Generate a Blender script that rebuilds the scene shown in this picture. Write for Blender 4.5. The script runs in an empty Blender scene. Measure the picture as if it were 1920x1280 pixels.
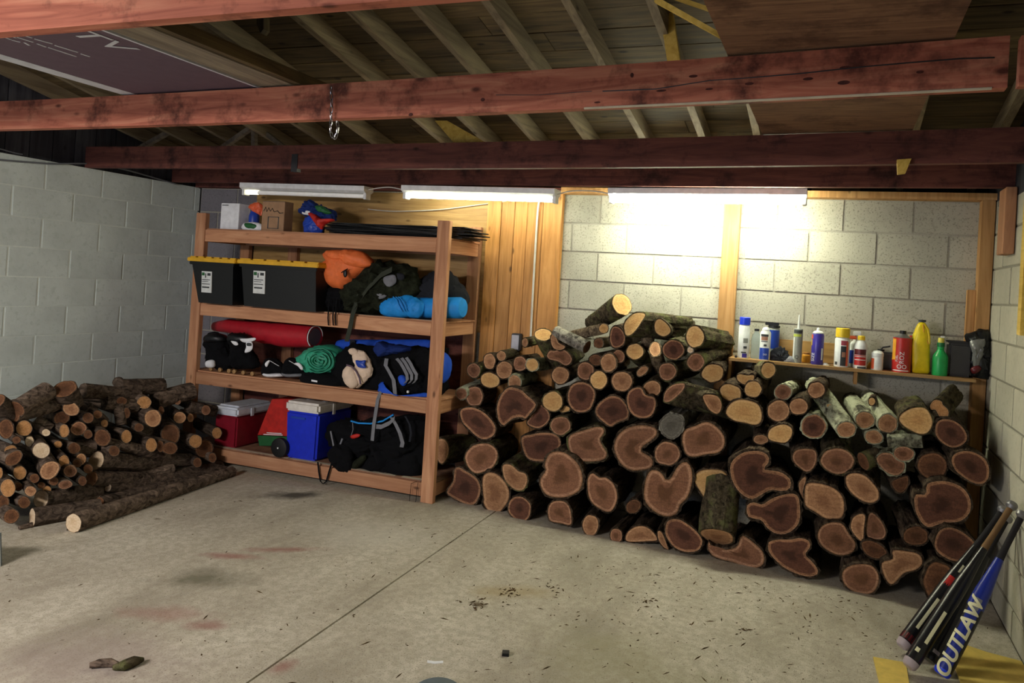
import bpy, bmesh, math, random
from mathutils import Vector, Matrix, noise
random.seed(7)
PI = math.pi
SC = bpy.context.scene
COL = SC.collection

# ------------------------------------------------------------------ camera
CAM = Vector((5.1717, -4.6935, 1.5068)); FL = 1340.31; PX, PY = 1119.34, 525.44
yaw, pit, rol = math.radians(-18.4966), math.radians(-0.5001), math.radians(3.4672)
F = Vector((math.sin(yaw)*math.cos(pit), math.cos(yaw)*math.cos(pit), -math.sin(pit)))
R0 = Vector((math.cos(yaw), -math.sin(yaw), 0)); U0 = R0.cross(F)
RR = R0*math.cos(rol)+U0*math.sin(rol); UU = -R0*math.sin(rol)+U0*math.cos(rol)
cd = bpy.data.cameras.new('camera'); cam = bpy.data.objects.new('camera', cd); COL.objects.link(cam)
M = Matrix((RR, UU, -F)).transposed().to_4x4(); M.translation = CAM
cam.matrix_world = M
cd.sensor_width = 36; cd.lens = FL/1920*36
cd.shift_x = (960-PX)/1920; cd.shift_y = (PY-640)/1920
cd.clip_start = .05
SC.camera = cam

def ray(u, v):
    return F + RR*((u-PX)/FL) - UU*((v-PY)/FL)
def at(u, v, ax, val):
    """world point on the plane axis=val seen at photo pixel u,v"""
    d = ray(u, v); t = (val-CAM[ax])/d[ax]; return CAM+d*t
def atp(u, v, p0, n):
    d = ray(u, v); t = (Vector(p0)-CAM).dot(n)/d.dot(n); return CAM+d*t
def pix(P):
    d = Vector(P)-CAM; z = d.dot(F); return (PX+FL*d.dot(RR)/z, PY-FL*d.dot(UU)/z)

# ------------------------------------------------------------------ world, light, exposure
W = bpy.data.worlds.new('world'); SC.world = W; W.use_nodes = True
W.node_tree.nodes['Background'].inputs[0].default_value = (.62, .72, 1.0, 1)
W.node_tree.nodes['Background'].inputs[1].default_value = 2.1
SC.view_settings.view_transform = 'Standard'; SC.view_settings.look = 'None'
SC.view_settings.gamma = 1; SC.view_settings.use_curve_mapping = False
SC.view_settings.exposure = 0.0
SC.cycles.use_denoising = True
SC.cycles.max_bounces = 8; SC.cycles.sample_clamp_indirect = 8
TUBE = {'dim': .06, 'mid': 44.0, 'bright': 108.0}
def area(name, loc, rot, sx, sy, power, col):
    l = bpy.data.lights.new(name, 'AREA'); l.shape = 'RECTANGLE'; l.size = sx; l.size_y = sy
    l.energy = power; l.color = col
    o = bpy.data.objects.new(name, l); o.location = loc; o.rotation_euler = rot; COL.objects.link(o); return o
area('rear_overhead_lamp', (1.9, -5.3, 2.08), (math.radians(24), 0, math.radians(4)), 1.2, .4, 140, (1, .90, .82))  # unseen warm overhead light behind the camera, inferred from the lit beam fronts

# ------------------------------------------------------------------ materials
MATS = {}
def lin(c):
    if isinstance(c, str):
        c = [int(c[i:i+2], 16)/255 for i in (0, 2, 4)]
        c = [x/12.92 if x <= .04045 else ((x+.055)/1.055)**2.4 for x in c]
    return (*c[:3], 1)
class NT:
    def __init__(s, name, rough=.8, spec=.3, metal=0):
        s.m = bpy.data.materials.new(name); s.m.use_nodes = True; s.t = s.m.node_tree; s.n = s.t.nodes
        s.b = s.n['Principled BSDF']; s.b.inputs['Roughness'].default_value = rough
        s.b.inputs['Specular IOR Level'].default_value = spec; s.b.inputs['Metallic'].default_value = metal
        MATS[name] = s.m
    def new(s, typ, **kw):
        nd = s.n.new(typ)
        for k, v in kw.items():
            if k in nd.inputs: 
                if hasattr(v, 'links') or isinstance(v, bpy.types.NodeSocket): s.t.links.new(v, nd.inputs[k])
                else: nd.inputs[k].default_value = v
            else: setattr(nd, k, v)
        return nd
    def link(s, a, b): s.t.links.new(a, b)
    def coords(s, scale=(1, 1, 1), rnd=True):
        tc = s.new('ShaderNodeTexCoord'); out = tc.outputs['Object']
        if rnd:
            oi = s.new('ShaderNodeObjectInfo')
            mm = s.new('ShaderNodeMath', operation='MULTIPLY'); s.link(oi.outputs['Random'], mm.inputs[0]); mm.inputs[1].default_value = 37
            va = s.new('ShaderNodeVectorMath', operation='ADD'); s.link(out, va.inputs[0]); s.link(mm.outputs[0], va.inputs[1]); out = va.outputs[0]
        mp = s.new('ShaderNodeMapping'); s.link(out, mp.inputs[0]); mp.inputs['Scale'].default_value = scale
        return mp.outputs[0]
    def noise(s, vec, scale=5, detail=4, rough=.6, dist=0):
        nd = s.new('ShaderNodeTexNoise'); s.link(vec, nd.inputs['Vector'])
        nd.inputs['Scale'].default_value = scale; nd.inputs['Detail'].default_value = detail
        nd.inputs['Roughness'].default_value = rough; nd.inputs['Distortion'].default_value = dist
        return nd.outputs['Fac']
    def ramp(s, fac, stops):
        nd = s.new('ShaderNodeValToRGB'); s.link(fac, nd.inputs[0]); e = nd.color_ramp.elements
        while len(e) < len(stops): e.new(.5)
        for k, (p, c) in enumerate(stops): e[k].position = p; e[k].color = lin(c) if not isinstance(c, float) else (c, c, c, 1)
        return nd.outputs[0]
    def mix(s, fac, a, b, mode='MIX'):
        nd = s.new('ShaderNodeMix', data_type='RGBA', blend_type=mode)
        for v, i in ((fac, 0), (a, 6), (b, 7)):
            if isinstance(v, bpy.types.NodeSocket): s.link(v, nd.inputs[i])
            else: nd.inputs[i].default_value = v if i == 0 else lin(v)
        return nd.outputs[2]
    def math(s, op, a, b=None, c=None):
        nd = s.new('ShaderNodeMath', operation=op)
        for v, i in ((a, 0), (b, 1), (c, 2)):
            if v is None: continue
            if isinstance(v, bpy.types.NodeSocket): s.link(v, nd.inputs[i])
            else: nd.inputs[i].default_value = v
        return nd.outputs[0]
    def col(s, c):
        if isinstance(c, bpy.types.NodeSocket): s.link(c, s.b.inputs['Base Color'])
        else: s.b.inputs['Base Color'].default_value = lin(c)
    def bump(s, h, st=.3, d=.01):
        nd = s.new('ShaderNodeBump'); s.link(h, nd.inputs['Height']); nd.inputs['Strength'].default_value = st; nd.inputs['Distance'].default_value = d
        s.link(nd.outputs[0], s.b.inputs['Normal'])
    def tint(s, c, amt=.25):
        """per-object brightness variation"""
        oi = s.new('ShaderNodeObjectInfo'); v = s.math('MULTIPLY_ADD', oi.outputs['Random'], amt*2, 1-amt)
        cb = s.new('ShaderNodeCombineColor')
        for i in range(3): s.link(v, cb.inputs[i])
        return s.mix(1.0, c, cb.outputs[0], 'MULTIPLY')

def m_plain(name, c, rough=.6, spec=.4, metal=0, var=.12, scale=20, emit=None, bump=0):
    t = NT(name, rough, spec, metal); f = t.noise(t.coords(), scale, 3)
    cc = lin(c)
    lo = [x*(1-var) for x in cc[:3]]; hi = [min(1, x*(1+var)) for x in cc[:3]]
    t.col(t.ramp(f, [(.3, lo), (.7, hi)]))
    if bump: t.bump(f, bump, .01)
    if emit:
        t.b.inputs['Emission Color'].default_value = lin(emit[0]); t.b.inputs['Emission Strength'].default_value = emit[1]
    return t.m
def m_wood(name, dark, mid, light, axis=0, g=1.0, rough=.75, knots=True, stain=None, tint=.18):
    t = NT(name, rough, .25); sc = [14*g]*3; sc[axis] = 1.0*g
    v = t.coords(tuple(sc)); f = t.noise(v, 1.6, 6, .62, 1.2)
    c = t.ramp(f, [(.28, dark), (.5, mid), (.72, light)])
    v2 = t.coords((1, 1, 1)); big = t.noise(v2, 2.3, 3)
    c = t.mix(t.ramp(big, [(.45, 0.0), (.75, .45)]), c, dark)
    if knots:
        vo = t.new('ShaderNodeTexVoronoi'); s2 = [5.5]*3; s2[axis] = 2.4
        t.link(t.coords(tuple(s2)), vo.inputs['Vector']); vo.inputs['Scale'].default_value = 1.6
        c = t.mix(t.ramp(vo.outputs['Distance'], [(.05, .9), (.12, 0.0)]), c, [x*.35 for x in lin(dark)[:3]])
    if stain:
        s3 = t.noise(v2, 5, 5, .7); c = t.mix(t.ramp(s3, [(.5, 0.0), (.68, .85)]), c, stain)
    t.col(t.tint(c, tint)); t.bump(f, .25, .004)
    return t.m
for ax, sx in ((0, 'x'), (1, 'y'), (2, 'z')):
    m_wood('lumber_'+sx, '97684c', 'b58462', 'c99c78', ax)
    m_wood('red_beam_'+sx, '4a2a26', '6a3e36', '7c4c40', ax, stain='2a1818')  # red wood; on the rear beams its darker tone paints their shade
    m_wood('roofwood_'+sx, '2e2619', '544630', '6e5e3e', ax, tint=.3)
    m_wood('rafter_'+sx, '5e5240', '7e705a', '988a6e', ax, tint=.2)
    m_wood('bright_beam_'+sx, '84483a', 'b06a54', 'c88a6e', ax, stain='3a1c18')  # lighter copy of the same beam paint, with the front beams' light painted in
    m_wood('gable_'+sx, '2a2a30', '3a3a42', '4a4a50', ax)
m_wood('amber_z', '8c6230', 'b27e44', 'c69458', 2, rough=.5)
m_wood('amber_x', '80623c', 'a38250', 'b69664', 0, rough=.5)
m_wood('stud_z', '967044', 'b88c5a', 'caa270', 2)
m_wood('stud_x', '86663e', 'a88456', 'ba9868', 0)
m_wood('greywood_y', '5c5248', '7c7264', '958a76', 1, knots=False)
m_wood('osb', '5e4436', '86644e', '9c7a60', 0, g=3.0, knots=False, stain='4a3228')
m_wood('yellow_board', 'a88a3c', 'c4a650', 'd8bc68', 1, knots=False)

def m_block(name, base, pit, amt=.12, sc=90, joint=False):
    t = NT(name, .92, .15); v = t.coords()
    f = t.noise(v, sc, 3, .7); g = t.noise(v, 3.2, 4)
    b = lin(base)[:3]
    c = t.ramp(g, [(.3, [x*.86 for x in b]), (.7, [x*1.1 for x in b])])
    c = t.mix(t.ramp(f, [(.34, .75), (.46, 0.0)]), c, pit)
    t.col(t.tint(c, amt)); t.bump(f, .35, .003)
    return t.m
m_block('block_grey', 'b2b0a2', '77766a', .1)
m_block('block_paint', 'ccd6d2', 'bcc8c2', .03, 30)
m_block('block_white', 'b9b6a4', 'a8a593', .05, 40)
m_block('block_bare', '77757a', '5f5d60', .08)
m_block('mortar_grey', 'a19e92', '86847a', .0)
m_block('mortar_paint', 'd8e0da', 'ccd4ce', .0)
m_block('mortar_white', '8d8a7c', '7a776a', .0)

def m_floor():
    t = NT('concrete', .82, .3); tc = t.new('ShaderNodeTexCoord'); geo = t.new('ShaderNodeNewGeometry'); P = geo.outputs['Position']
    mp = t.new('ShaderNodeMapping'); t.link(P, mp.inputs[0]); mp.inputs['Rotation'].default_value = (0, 0, .35); mp.inputs['Scale'].default_value = (1, .45, 1)
    a = t.noise(mp.outputs[0], 1.8, 7, .68); b = t.noise(P, 26, 5, .7); s = t.noise(P, 160, 2, .6)
    c = t.ramp(a, [(.3, '8d8678'), (.47, 'b2ab9c'), (.62, 'c6c0b1'), (.8, 'd8d4c6')])
    c = t.mix(t.ramp(b, [(.42, .5), (.58, 0.0)]), c, '968e7c')
    c = t.mix(t.ramp(s, [(.36, .6), (.42, 0.0)]), c, '5f594e')
    warp = t.noise(P, 5.5, 4, .7)
    def stain(c, x, y, sx, sy, rot, colr, k):
        m1 = t.new('ShaderNodeMapping'); m1.vector_type = 'TEXTURE'; t.link(P, m1.inputs[0])
        m1.inputs['Location'].default_value = (x, y, 0); m1.inputs['Rotation'].default_value = (0, 0, rot); m1.inputs['Scale'].default_value = (sx, sy, 50)
        ln = t.new('ShaderNodeVectorMath', operation='LENGTH'); t.link(m1.outputs[0], ln.inputs[0])
        d = t.math('ADD', ln.outputs['Value'], t.math('MULTIPLY_ADD', warp, 1.6, -.8))
        return t.mix(t.ramp(d, [(.25, k), (1.0, 0.0)]), c, colr)
    for u, v, sx, sy, r, cc, k in ((430, 1042, .22, .05, .3, '8a4a46', .6), (530, 1030, .26, .05, .5, '8a4a46', .6), (300, 1150, .22, .09, .3, '8e5450', .4),
                                   (385, 1172, .10, .06, .3, '82403e', .55), (530, 1248, .06, .08, 0, '7e3c3c', .6), (385, 1085, .13, .3, .5-PI/2, '5c5a48', .75),
                                   (545, 928, .10, .26, -PI/2+.62, '4e4a42', 1.0), (895, 1132, .05, .03, 0, '5a4c36', .9), (960, 1110, .3, .1, .4, '99875c', .5),
                                   (180, 1240, .5, .3, .2, '8f7f7c', .5), (1180, 1250, .5, .35, 0, '8f8a6c', .5), (700, 1000, .5, .3, .3, 'c8c5ba', .4)):
        p = at(u, v, 2, 0); c = stain(c, p.x, p.y, sx, sy, r, cc, k)
    t.col(c); t.bump(b, .25, .004)
m_floor()

def m_bark(name, dark, light, moss=None, tint=.25, st=(1, .22, 1), mt=.56):
    t = NT(name, .95, .1); f = t.noise(t.coords(st), 42, 5, .65, .8); v = t.coords()
    c = t.ramp(f, [(.34, dark), (.5, [x*.5 for x in lin(light)[:3]]), (.66, light)])
    if moss:
        g = t.noise(v, 9, 4, .65); c = t.mix(t.ramp(g, [(mt-.06, 0.0), (mt+.08, .85)]), c, moss)
    t.col(t.tint(c, tint)); t.bump(f, 1.0, .014)
m_bark('bark_dark', '15110e', '5c4e40'); m_bark('bark_moss', '1a1711', '5e5442', '60633e', mt=.57)
m_bark('bark_lichen', '2c2c24', '7c7a68', 'b4b89c', mt=.46); m_bark('bark_smooth', '3a3026', '8a7a64')
m_bark('bark_grey', '3a3833', '9a958a', 'a9a698'); m_bark('bark_limb', '2c241e', '77675a', None, .3, st=(.25, .6, 1))

def m_end(name, heart, mid, sap, rim, saw='5d3424', edge=.84):
    t = NT(name, .8, .2); at_ = t.new('ShaderNodeAttribute'); at_.attribute_name = 'rad'; r = at_.outputs['Fac']
    v = t.coords(); n = t.noise(v, 14, 4, .65); r2 = t.math('ADD', r, t.math('MULTIPLY_ADD', n, .16, -.08)); r3 = t.math('ADD', r, t.math('MULTIPLY_ADD', n, .9, -.45))
    c = t.ramp(r3, [(.0, heart), (.25, heart), (.5, mid), (1.0, mid)])
    c = t.mix(t.ramp(r2, [(edge-.03, 0.0), (edge+.02, 1.0)]), c, sap)
    c = t.mix(t.ramp(r, [(.94, 0.0), (.99, 1.0)]), c, rim)
    ring = t.math('FRACT', t.math('MULTIPLY', t.math('ADD', r, t.math('MULTIPLY', n, .12)), 12.0))
    c = t.mix(t.ramp(ring, [(.0, .28), (.3, 0.0), (.9, 0.0), (1.0, .28)]), c, saw)
    bl = t.noise(v, 7, 3, .6); c = t.mix(t.ramp(bl, [(.52, 0.0), (.7, .5)]), c, heart)
    n2 = t.noise(t.coords((2, 9, 9)), 8, 5, .7); c = t.mix(t.ramp(n2, [(.48, 0.0), (.7, .55)]), c, saw)
    n3 = t.noise(v, 120, 2, .6); c = t.mix(t.ramp(n3, [(.4, .35), (.55, 0.0)]), c, saw)
    t.col(t.tint(c, .13)); t.bump(t.math('ADD', n2, n3), .5, .004)
m_end('end_pale', 'cc9f66', 'd6ad72', 'e0bd86', '8e6a42', 'a07444')
m_end('end_tan', '90684a', 'b08460', 'cfa47a', '8a6244', '6e4a32')
m_end('end_pink', '66462f', '8c634a', 'bb8f70', '84603f', '54382a', .86)
m_end('end_red', '432a1f', '684434', 'aa7c5c', 'b88e6a', '3a261e', .88)
m_end('end_brown', '5a3c28', '6e4a32', '8a6244', '4c3524', '3a261a')
m_end('end_limb', 'b08050', 'b98a5a', 'a97a4e', 'd0ac80', '7a5634', .86)
m_end('end_white', 'dcc4a4', 'e4d0b2', 'e8d8bc', 'b89878', 'b89870')
m_end('end_grey', '57544c', '66635a', '77746a', '4a4740', '3c3a34')

P_ = m_plain
P_('white_paint', 'd9dbdd', .4); P_('steel', '9a9a9a', .3, .5, 1); P_('galv', '8c8c90', .45, .5, .8)
P_('black_plastic', '0d1014', .45); P_('black_fabric', '0b0c0f', .95, .15, bump=.5); P_('char_fabric', '24262c', .95, .15, bump=.5)
P_('navy_fabric', '152a66', .8, .2, bump=.4); P_('blue_fabric', '1e50c4', .7, .3, bump=.3); P_('cyan_pad', '1c86d6', .6, .3)
P_('strap_grey', '74767c', .9, .2); P_('strap_olive', '34382f', .9, .2); P_('yellow_lid', 'd8a828', .45); P_('orange_bag', 'e0703a', .6, .35, bump=.3)
P_('red_tarp', 'a81c2a', .45, .4, bump=.3); P_('green_tarp', '3aa382', .5, .35, bump=.5); P_('dark_green_line', '1b5c4a', .7)
P_('cream', 'd8c2ac', .9, bump=.6); P_('paper_white', 'dfe2e6', .8); P_('cardboard', '9c7c60', .9, .15); P_('label_white', 'cfd4d2', .7)
P_('print_dark', '3b3f42', .8); P_('cooler_red', '7c1626', .4); P_('cooler_white', 'c9d0da', .45); P_('cooler_blue', '1c30c0', .4)
P_('cooler_offwhite', 'd6d2ca', .45); P_('box_red', 'b4241c', .6, var=.25); P_('box_green', '1e5c30', .6)
P_('maroon_box', '5e4c5a', .7, var=.08); P_('tape_white', 'c8ccd6', .6); P_('rubber', '17171a', .8)
P_('cap_blue', '1c3cd8', .4); P_('can_white', 'dfe4e4', .35); P_('can_blue', '2444a8', .35); P_('can_purple', '3a3290', .3)
P_('can_yellow', 'e2c22a', .4); P_('can_red', 'b22a26', .35); P_('gold_print', 'd89a30', .4); P_('can_grey', '8f948e', .5)
P_('orange_print', 'd8603a', .5); P_('jug_yellow', 'e0c81c', .4); P_('green_bottle', '1f9c50', .35); P_('green_neck', '14683a', .4)
P_('nozzle_yellow', 'e2d860', .4); P_('lime_print', 'b8c850', .5); P_('dark_tub', '3a3a3c', .4); P_('silver_bag', '6c6e6c', .3, .6, bump=.6)
P_('bat_black', '15161a', .3, .5); P_('bat_blue', '1a2c86', .3, .5); P_('bat_brown', '6a4a30', .5); P_('bat_white', 'dcdab0', .5)
P_('bat_maroon', '54161c', .35); P_('bat_cap', 'a89ca0', .5); P_('grip', '1c1a1c', .9); P_('grip_tan', '6e5436', .9)
P_('paper_yellow', 'd2b65c', .85, var=.12); P_('rubber_wheel', '101012', .6); P_('camo', '1f2218', .95, .1, var=.6, scale=30, bump=.5)
P_('debris', '4a3a24', .95, .1, var=.5); P_('tan_wheel', '9c7a4e', .6); P_('skin_print', 'a87c66', .7); P_('cable_white', 'c4c2ba', .6)
P_('cable_grey', '6c7076', .6); P_('outlet', '26262a', .5); P_('black_mesh', '15191c', .55); P_('pink_print', 'b05060', .6)
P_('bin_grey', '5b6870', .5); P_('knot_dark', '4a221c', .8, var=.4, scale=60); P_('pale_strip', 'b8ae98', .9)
t = NT('clear_plastic', .08, .5); t.b.inputs['Transmission Weight'].default_value = .85; t.b.inputs['Base Color'].default_value = (.75, .88, .95, 1); t.b.inputs['IOR'].default_value = 1.15
for k, s in TUBE.items():
    P_('tube_'+k, 'ffffff', .4, emit=('f4f5d8', s))
P_('tube_end', 'ffffff', .4, emit=('fff6c8', 4.0))

# ------------------------------------------------------------------ helpers
def mkmesh(name, verts, faces, mat, smooth=False, attr=None):
    me = bpy.data.meshes.new(name); me.from_pydata([tuple(v) for v in verts], [], faces)
    for m in (mat if isinstance(mat, (list, tuple)) else [mat]): me.materials.append(MATS[m])
    if smooth: me.polygons.foreach_set('use_smooth', [True]*len(me.polygons))
    if attr:
        a = me.attributes.new('rad', 'FLOAT', 'POINT'); a.data.foreach_set('value', attr)
    me.update(); return me
def wloc(o):
    p = Vector((0, 0, 0))
    while o: p += o.location; o = o.parent
    return p
class MB:
    """collects shapes in world coordinates"""
    def __init__(s): s.v = []; s.f = []; s.a = []
    def add(s, v, f, a=None):
        n = len(s.v); s.v += [Vector(x) for x in v]; s.f += [[i+n for i in q] for q in f]
        s.a += (a if a else [0.0]*len(v)); return s
    def box(s, x0, x1, y0, y1, z0, z1, b=0):
        if b <= 0:
            v = [(x, y, z) for z in (z0, z1) for y in (y0, y1) for x in (x0, x1)]
            return s.add(v, [(0, 2, 3, 1), (4, 5, 7, 6), (0, 1, 5, 4), (2, 6, 7, 3), (0, 4, 6, 2), (1, 3, 7, 5)])
        bm = bmesh.new(); bmesh.ops.create_cube(bm, size=1)
        for q in bm.verts: q.co = Vector(((x0+x1)/2+q.co.x*(x1-x0), (y0+y1)/2+q.co.y*(y1-y0), (z0+z1)/2+q.co.z*(z1-z0)))
        bmesh.ops.bevel(bm, geom=bm.edges[:], offset=b, segments=2, affect='EDGES')
        bm.verts.ensure_lookup_table(); s.add([q.co.copy() for q in bm.verts], [[q.index for q in f.verts] for f in bm.faces]); bm.free(); return s
    def prism(s, pts, d):
        """polygon (3d points) extruded by vector d"""
        n = len(pts); v = [Vector(p) for p in pts]+[Vector(p)+Vector(d) for p in pts]
        return s.add(v, [list(range(n))[::-1], list(range(n, 2*n))]+[[i, (i+1) % n, (i+1) % n+n, i+n] for i in range(n)])
    def bar(s, a, b, w, h, up=(0, 0, 1)):
        a, b = Vector(a), Vector(b); d = (b-a).normalized(); side = d.cross(Vector(up)).normalized(); u = side.cross(d)
        pts = [a+side*(i*w/2)+u*(j*h/2) for i, j in ((-1, -1), (1, -1), (1, 1), (-1, 1))]
        return s.prism(pts, b-a)
    def lathe(s, c, prof, n=20, ax=(0, 0, 1), ref=(1, 0, 0), sq=(1, 1)):
        c = Vector(c); ax = Vector(ax).normalized(); e1 = (Vector(ref)-ax*Vector(ref).dot(ax)).normalized(); e2 = ax.cross(e1)
        v = [c+ax*z+(e1*math.cos(2*PI*i/n)*sq[0]+e2*math.sin(2*PI*i/n)*sq[1])*r for r, z in prof for i in range(n)]
        f = [[k*n+i, k*n+(i+1) % n, (k+1)*n+(i+1) % n, (k+1)*n+i] for k in range(len(prof)-1) for i in range(n)]
        f += [list(range(n))[::-1], [(len(prof)-1)*n+i for i in range(n)]]
        return s.add(v, f)
    def tube(s, pts, r, n=8, cap=True):
        pts = [Vector(p) for p in pts]; m = len(pts); rs = r if isinstance(r, (list, tuple)) else [r]*m
        v = []; pe = None
        for k, p in enumerate(pts):
            d = (pts[min(k+1, m-1)]-pts[max(k-1, 0)]).normalized()
            e = pe if pe else (Vector((0, 0, 1)) if abs(d.z) < .9 else Vector((1, 0, 0)))
            e1 = (e-d*e.dot(d)).normalized(); pe = e1; e2 = d.cross(e1)
            v += [p+(e1*math.cos(2*PI*i/n)+e2*math.sin(2*PI*i/n))*rs[k] for i in range(n)]
        f = [[k*n+i, k*n+(i+1) % n, (k+1)*n+(i+1) % n, (k+1)*n+i] for k in range(m-1) for i in range(n)]
        if cap: f += [list(range(n))[::-1], [(m-1)*n+i for i in range(n)]]
        return s.add(v, f)
    def ribbon(s, pts, w, th, side):
        """flat strap along pts, width w along side vector"""
        side = Vector(side).normalized(); pts = [Vector(p) for p in pts]; m = len(pts); v = []
        for k, p in enumerate(pts):
            d = (pts[min(k+1, m-1)]-pts[max(k-1, 0)]).normalized(); nn = d.cross(side).normalized()
            v += [p+side*a*w/2+nn*b*th/2 for a, b in ((-1, -1), (1, -1), (1, 1), (-1, 1))]
        f = [[k*4+i, k*4+(i+1) % 4, k*4+4+(i+1) % 4, k*4+4+i] for k in range(m-1) for i in range(4)]+[[3, 2, 1, 0], [m*4-4, m*4-3, m*4-2, m*4-1]]
        return s.add(v, f)
    def soft(s, c, size, sq=.6, wr=.05, seed=0, n=28, rot=None, freq=3.0, flat=None):
        """wrinkled soft body: super-ellipsoid"""
        c = Vector(c); m = n//2; v = []
        def sp(x): return math.copysign(abs(x)**sq, x)
        for j in range(m+1):
            ph = -PI/2+PI*j/m
            for i in range(n):
                th = 2*PI*i/n
                p = Vector((sp(math.cos(ph))*sp(math.cos(th)), sp(math.cos(ph))*sp(math.sin(th)), sp(math.sin(ph))))
                q = p*freq+Vector((seed*7.3, seed*3.1, seed))
                k = 1+wr*(noise.noise(q)+.6*abs(noise.noise(q*2.3))-.2+.35*noise.noise(q*5))
                p = Vector((p.x*size[0]/2, p.y*size[1]/2, p.z*size[2]/2))*k
                if flat is not None and p.z < -size[2]/2*flat: p.z = -size[2]/2*flat
                if rot: p = rot @ p
                v.append(c+p)
        f = [[j*n+i, j*n+(i+1) % n, (j+1)*n+(i+1) % n, (j+1)*n+i] for j in range(m) for i in range(n)]
        return s.add(v, f)
    def build(s, name, mat, parent=None, loc=None, smooth=False, attr=False):
        if parent is not None: base = wloc(parent)
        elif loc is not None: base = Vector(loc)
        else:
            xs = [p.x for p in s.v]; ys = [p.y for p in s.v]; base = Vector(((min(xs)+max(xs))/2, (min(ys)+max(ys))/2, min(p.z for p in s.v)))
        me = mkmesh(name, [p-base for p in s.v], s.f, mat, smooth, s.a if attr else None)
        o = bpy.data.objects.new(name, me); COL.objects.link(o)
        if parent is not None: o.parent = parent
        else: o.location = base
        if smooth:
            try: me.set_sharp_from_angle(angle=math.radians(40))
            except Exception: pass
        return o
def tag(o, label=None, cat=None, group=None, kind=None):
    if label: o['label'] = label
    if cat: o['category'] = cat
    if group: o['group'] = group
    if kind: o['kind'] = kind
    return o
def thing(name, loc, label, cat, group=None):
    o = bpy.data.objects.new(name, None); o.location = loc; o.empty_display_size = .1; COL.objects.link(o)
    return tag(o, label, cat, group)
def box(name, b, mat, parent=None, bev=0, **kw):
    return MB().box(*b, b=bev).build(name, mat, parent, **kw)
def slice_mesh(me, ax, step):
    bm = bmesh.new(); bm.from_mesh(me); lo = min(v.co[ax] for v in bm.verts); hi = max(v.co[ax] for v in bm.verts)
    nrm = Vector((0, 0, 0)); nrm[ax] = 1; k = lo+step
    while k < hi:
        bmesh.ops.bisect_plane(bm, geom=bm.verts[:]+bm.edges[:]+bm.faces[:], plane_co=nrm*k, plane_no=nrm); k += step
    bm.to_mesh(me); bm.free()
def text(s, size, Mx, mat, parent, name='lettering', r=None, ext=.0006):
    cu = bpy.data.curves.new('t', 'FONT'); cu.body = s; cu.size = size; cu.align_x = 'CENTER'; cu.align_y = 'CENTER'; cu.extrude = ext
    o = bpy.data.objects.new('t', cu); COL.objects.link(o); dg = bpy.context.evaluated_depsgraph_get()
    me = bpy.data.meshes.new_from_object(o.evaluated_get(dg)); bpy.data.objects.remove(o)
    base = wloc(parent)
    if r: slice_mesh(me, 0, r*.25)
    for v in me.vertices:
        x, y, z = v.co
        if r: p = Vector(((r+z)*math.sin(x/r), (r+z)*-math.cos(x/r), y))
        else: p = Vector((x, y, z))
        v.co = (Mx @ p)-base
    me.materials.clear(); me.materials.append(MATS[mat]); me.name = name
    q = bpy.data.objects.new(name, me); COL.objects.link(q); q.parent = parent; return q

# ------------------------------------------------------------------ room shell
XR = 6.02; YF = -6.6; ZT = 2.14
def clip_block(ws, name, spans, mat, mk):
    """spans: list of (a0,a1,z0,z1). Shares mesh data between equal blocks."""
    cache = {}
    for a0, a1, z0, z1 in spans:
        key = (round(a1-a0, 3), round(z1-z0, 3))
        if key not in cache:
            cache[key] = mk(key)
        o = bpy.data.objects.new('block', cache[key]); COL.objects.link(o); o.parent = ws; yield o, a0, z0
def wall(name, axis, fixed, a_min, a_max, a_off, mat, mort, inward, joint=.011, jz=None, proud=.004, ztop=ZT, holes=(), mats=None):
    """axis 0: wall runs along X at y=fixed; axis 1: runs along Y at x=fixed. inward = +-1 direction of the room"""
    T = .19
    mb = MB()
    lo, hi = sorted((fixed-inward*proud, fixed-inward*T))
    if axis == 0: mb.box(a_min, a_max, lo, hi, -.01, ztop)
    else: mb.box(lo, hi, a_min, a_max, -.01, ztop)
    w = mb.build(name, mort); tag(w, kind='structure')
    base = w.location.copy(); cache = {}
    rows = []; k = 0; z1 = ZT
    while z1 > .01:
        rows.append((max(z1-.2, 0), z1, k)); z1 -= .2; k += 1
    if ztop > ZT+.01: rows.append((ZT, ztop, 1))
    for z0, z1, k in rows:
        off = a_off+(.2 if k % 2 else 0); j = math.floor((a_min-off)/.4)
        while off+.4*j < a_max-.001:
            a0 = max(off+.4*j, a_min); a1 = min(off+.4*(j+1), a_max); j += 1
            if a1-a0 < .02: continue
            mt = mats(a0, a1, z0) if mats else mat
            key = (round(a1-a0, 3), round(z1-z0, 3), mt)
            if key not in cache:
                L, H = key[0]-joint, key[1]-(joint if jz is None else jz); d = proud*2
                m2 = MB()
                if axis == 0: m2.box(-L/2, L/2, *sorted((0, -inward*.03)), -H/2, H/2, b=.003)
                else: m2.box(*sorted((0, -inward*.03)), -L/2, L/2, -H/2, H/2, b=.003)
                cache[key] = mkmesh('block', m2.v, m2.f, mt)
            o = bpy.data.objects.new('block', cache[key]); COL.objects.link(o); o.parent = w
            c = (a0+a1)/2; zz = (z0+z1)/2; jit = random.uniform(-.0012, .0012)
            p = Vector((c, fixed+jit, zz)) if axis == 0 else Vector((fixed+jit, c, zz))
            o.location = p-base
    return w
wall('wall_back', 0, 0.0, 0.0, XR, 5.596, 'block_grey', 'mortar_grey', -1, proud=.005, mats=lambda a0, a1, z: 'block_bare' if a0 < .9 else 'block_grey')
wall('wall_left', 1, 0.0, YF, -.001, -1.262, 'block_paint', 'mortar_paint', 1, joint=.010, jz=.0035, proud=.003)
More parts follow.
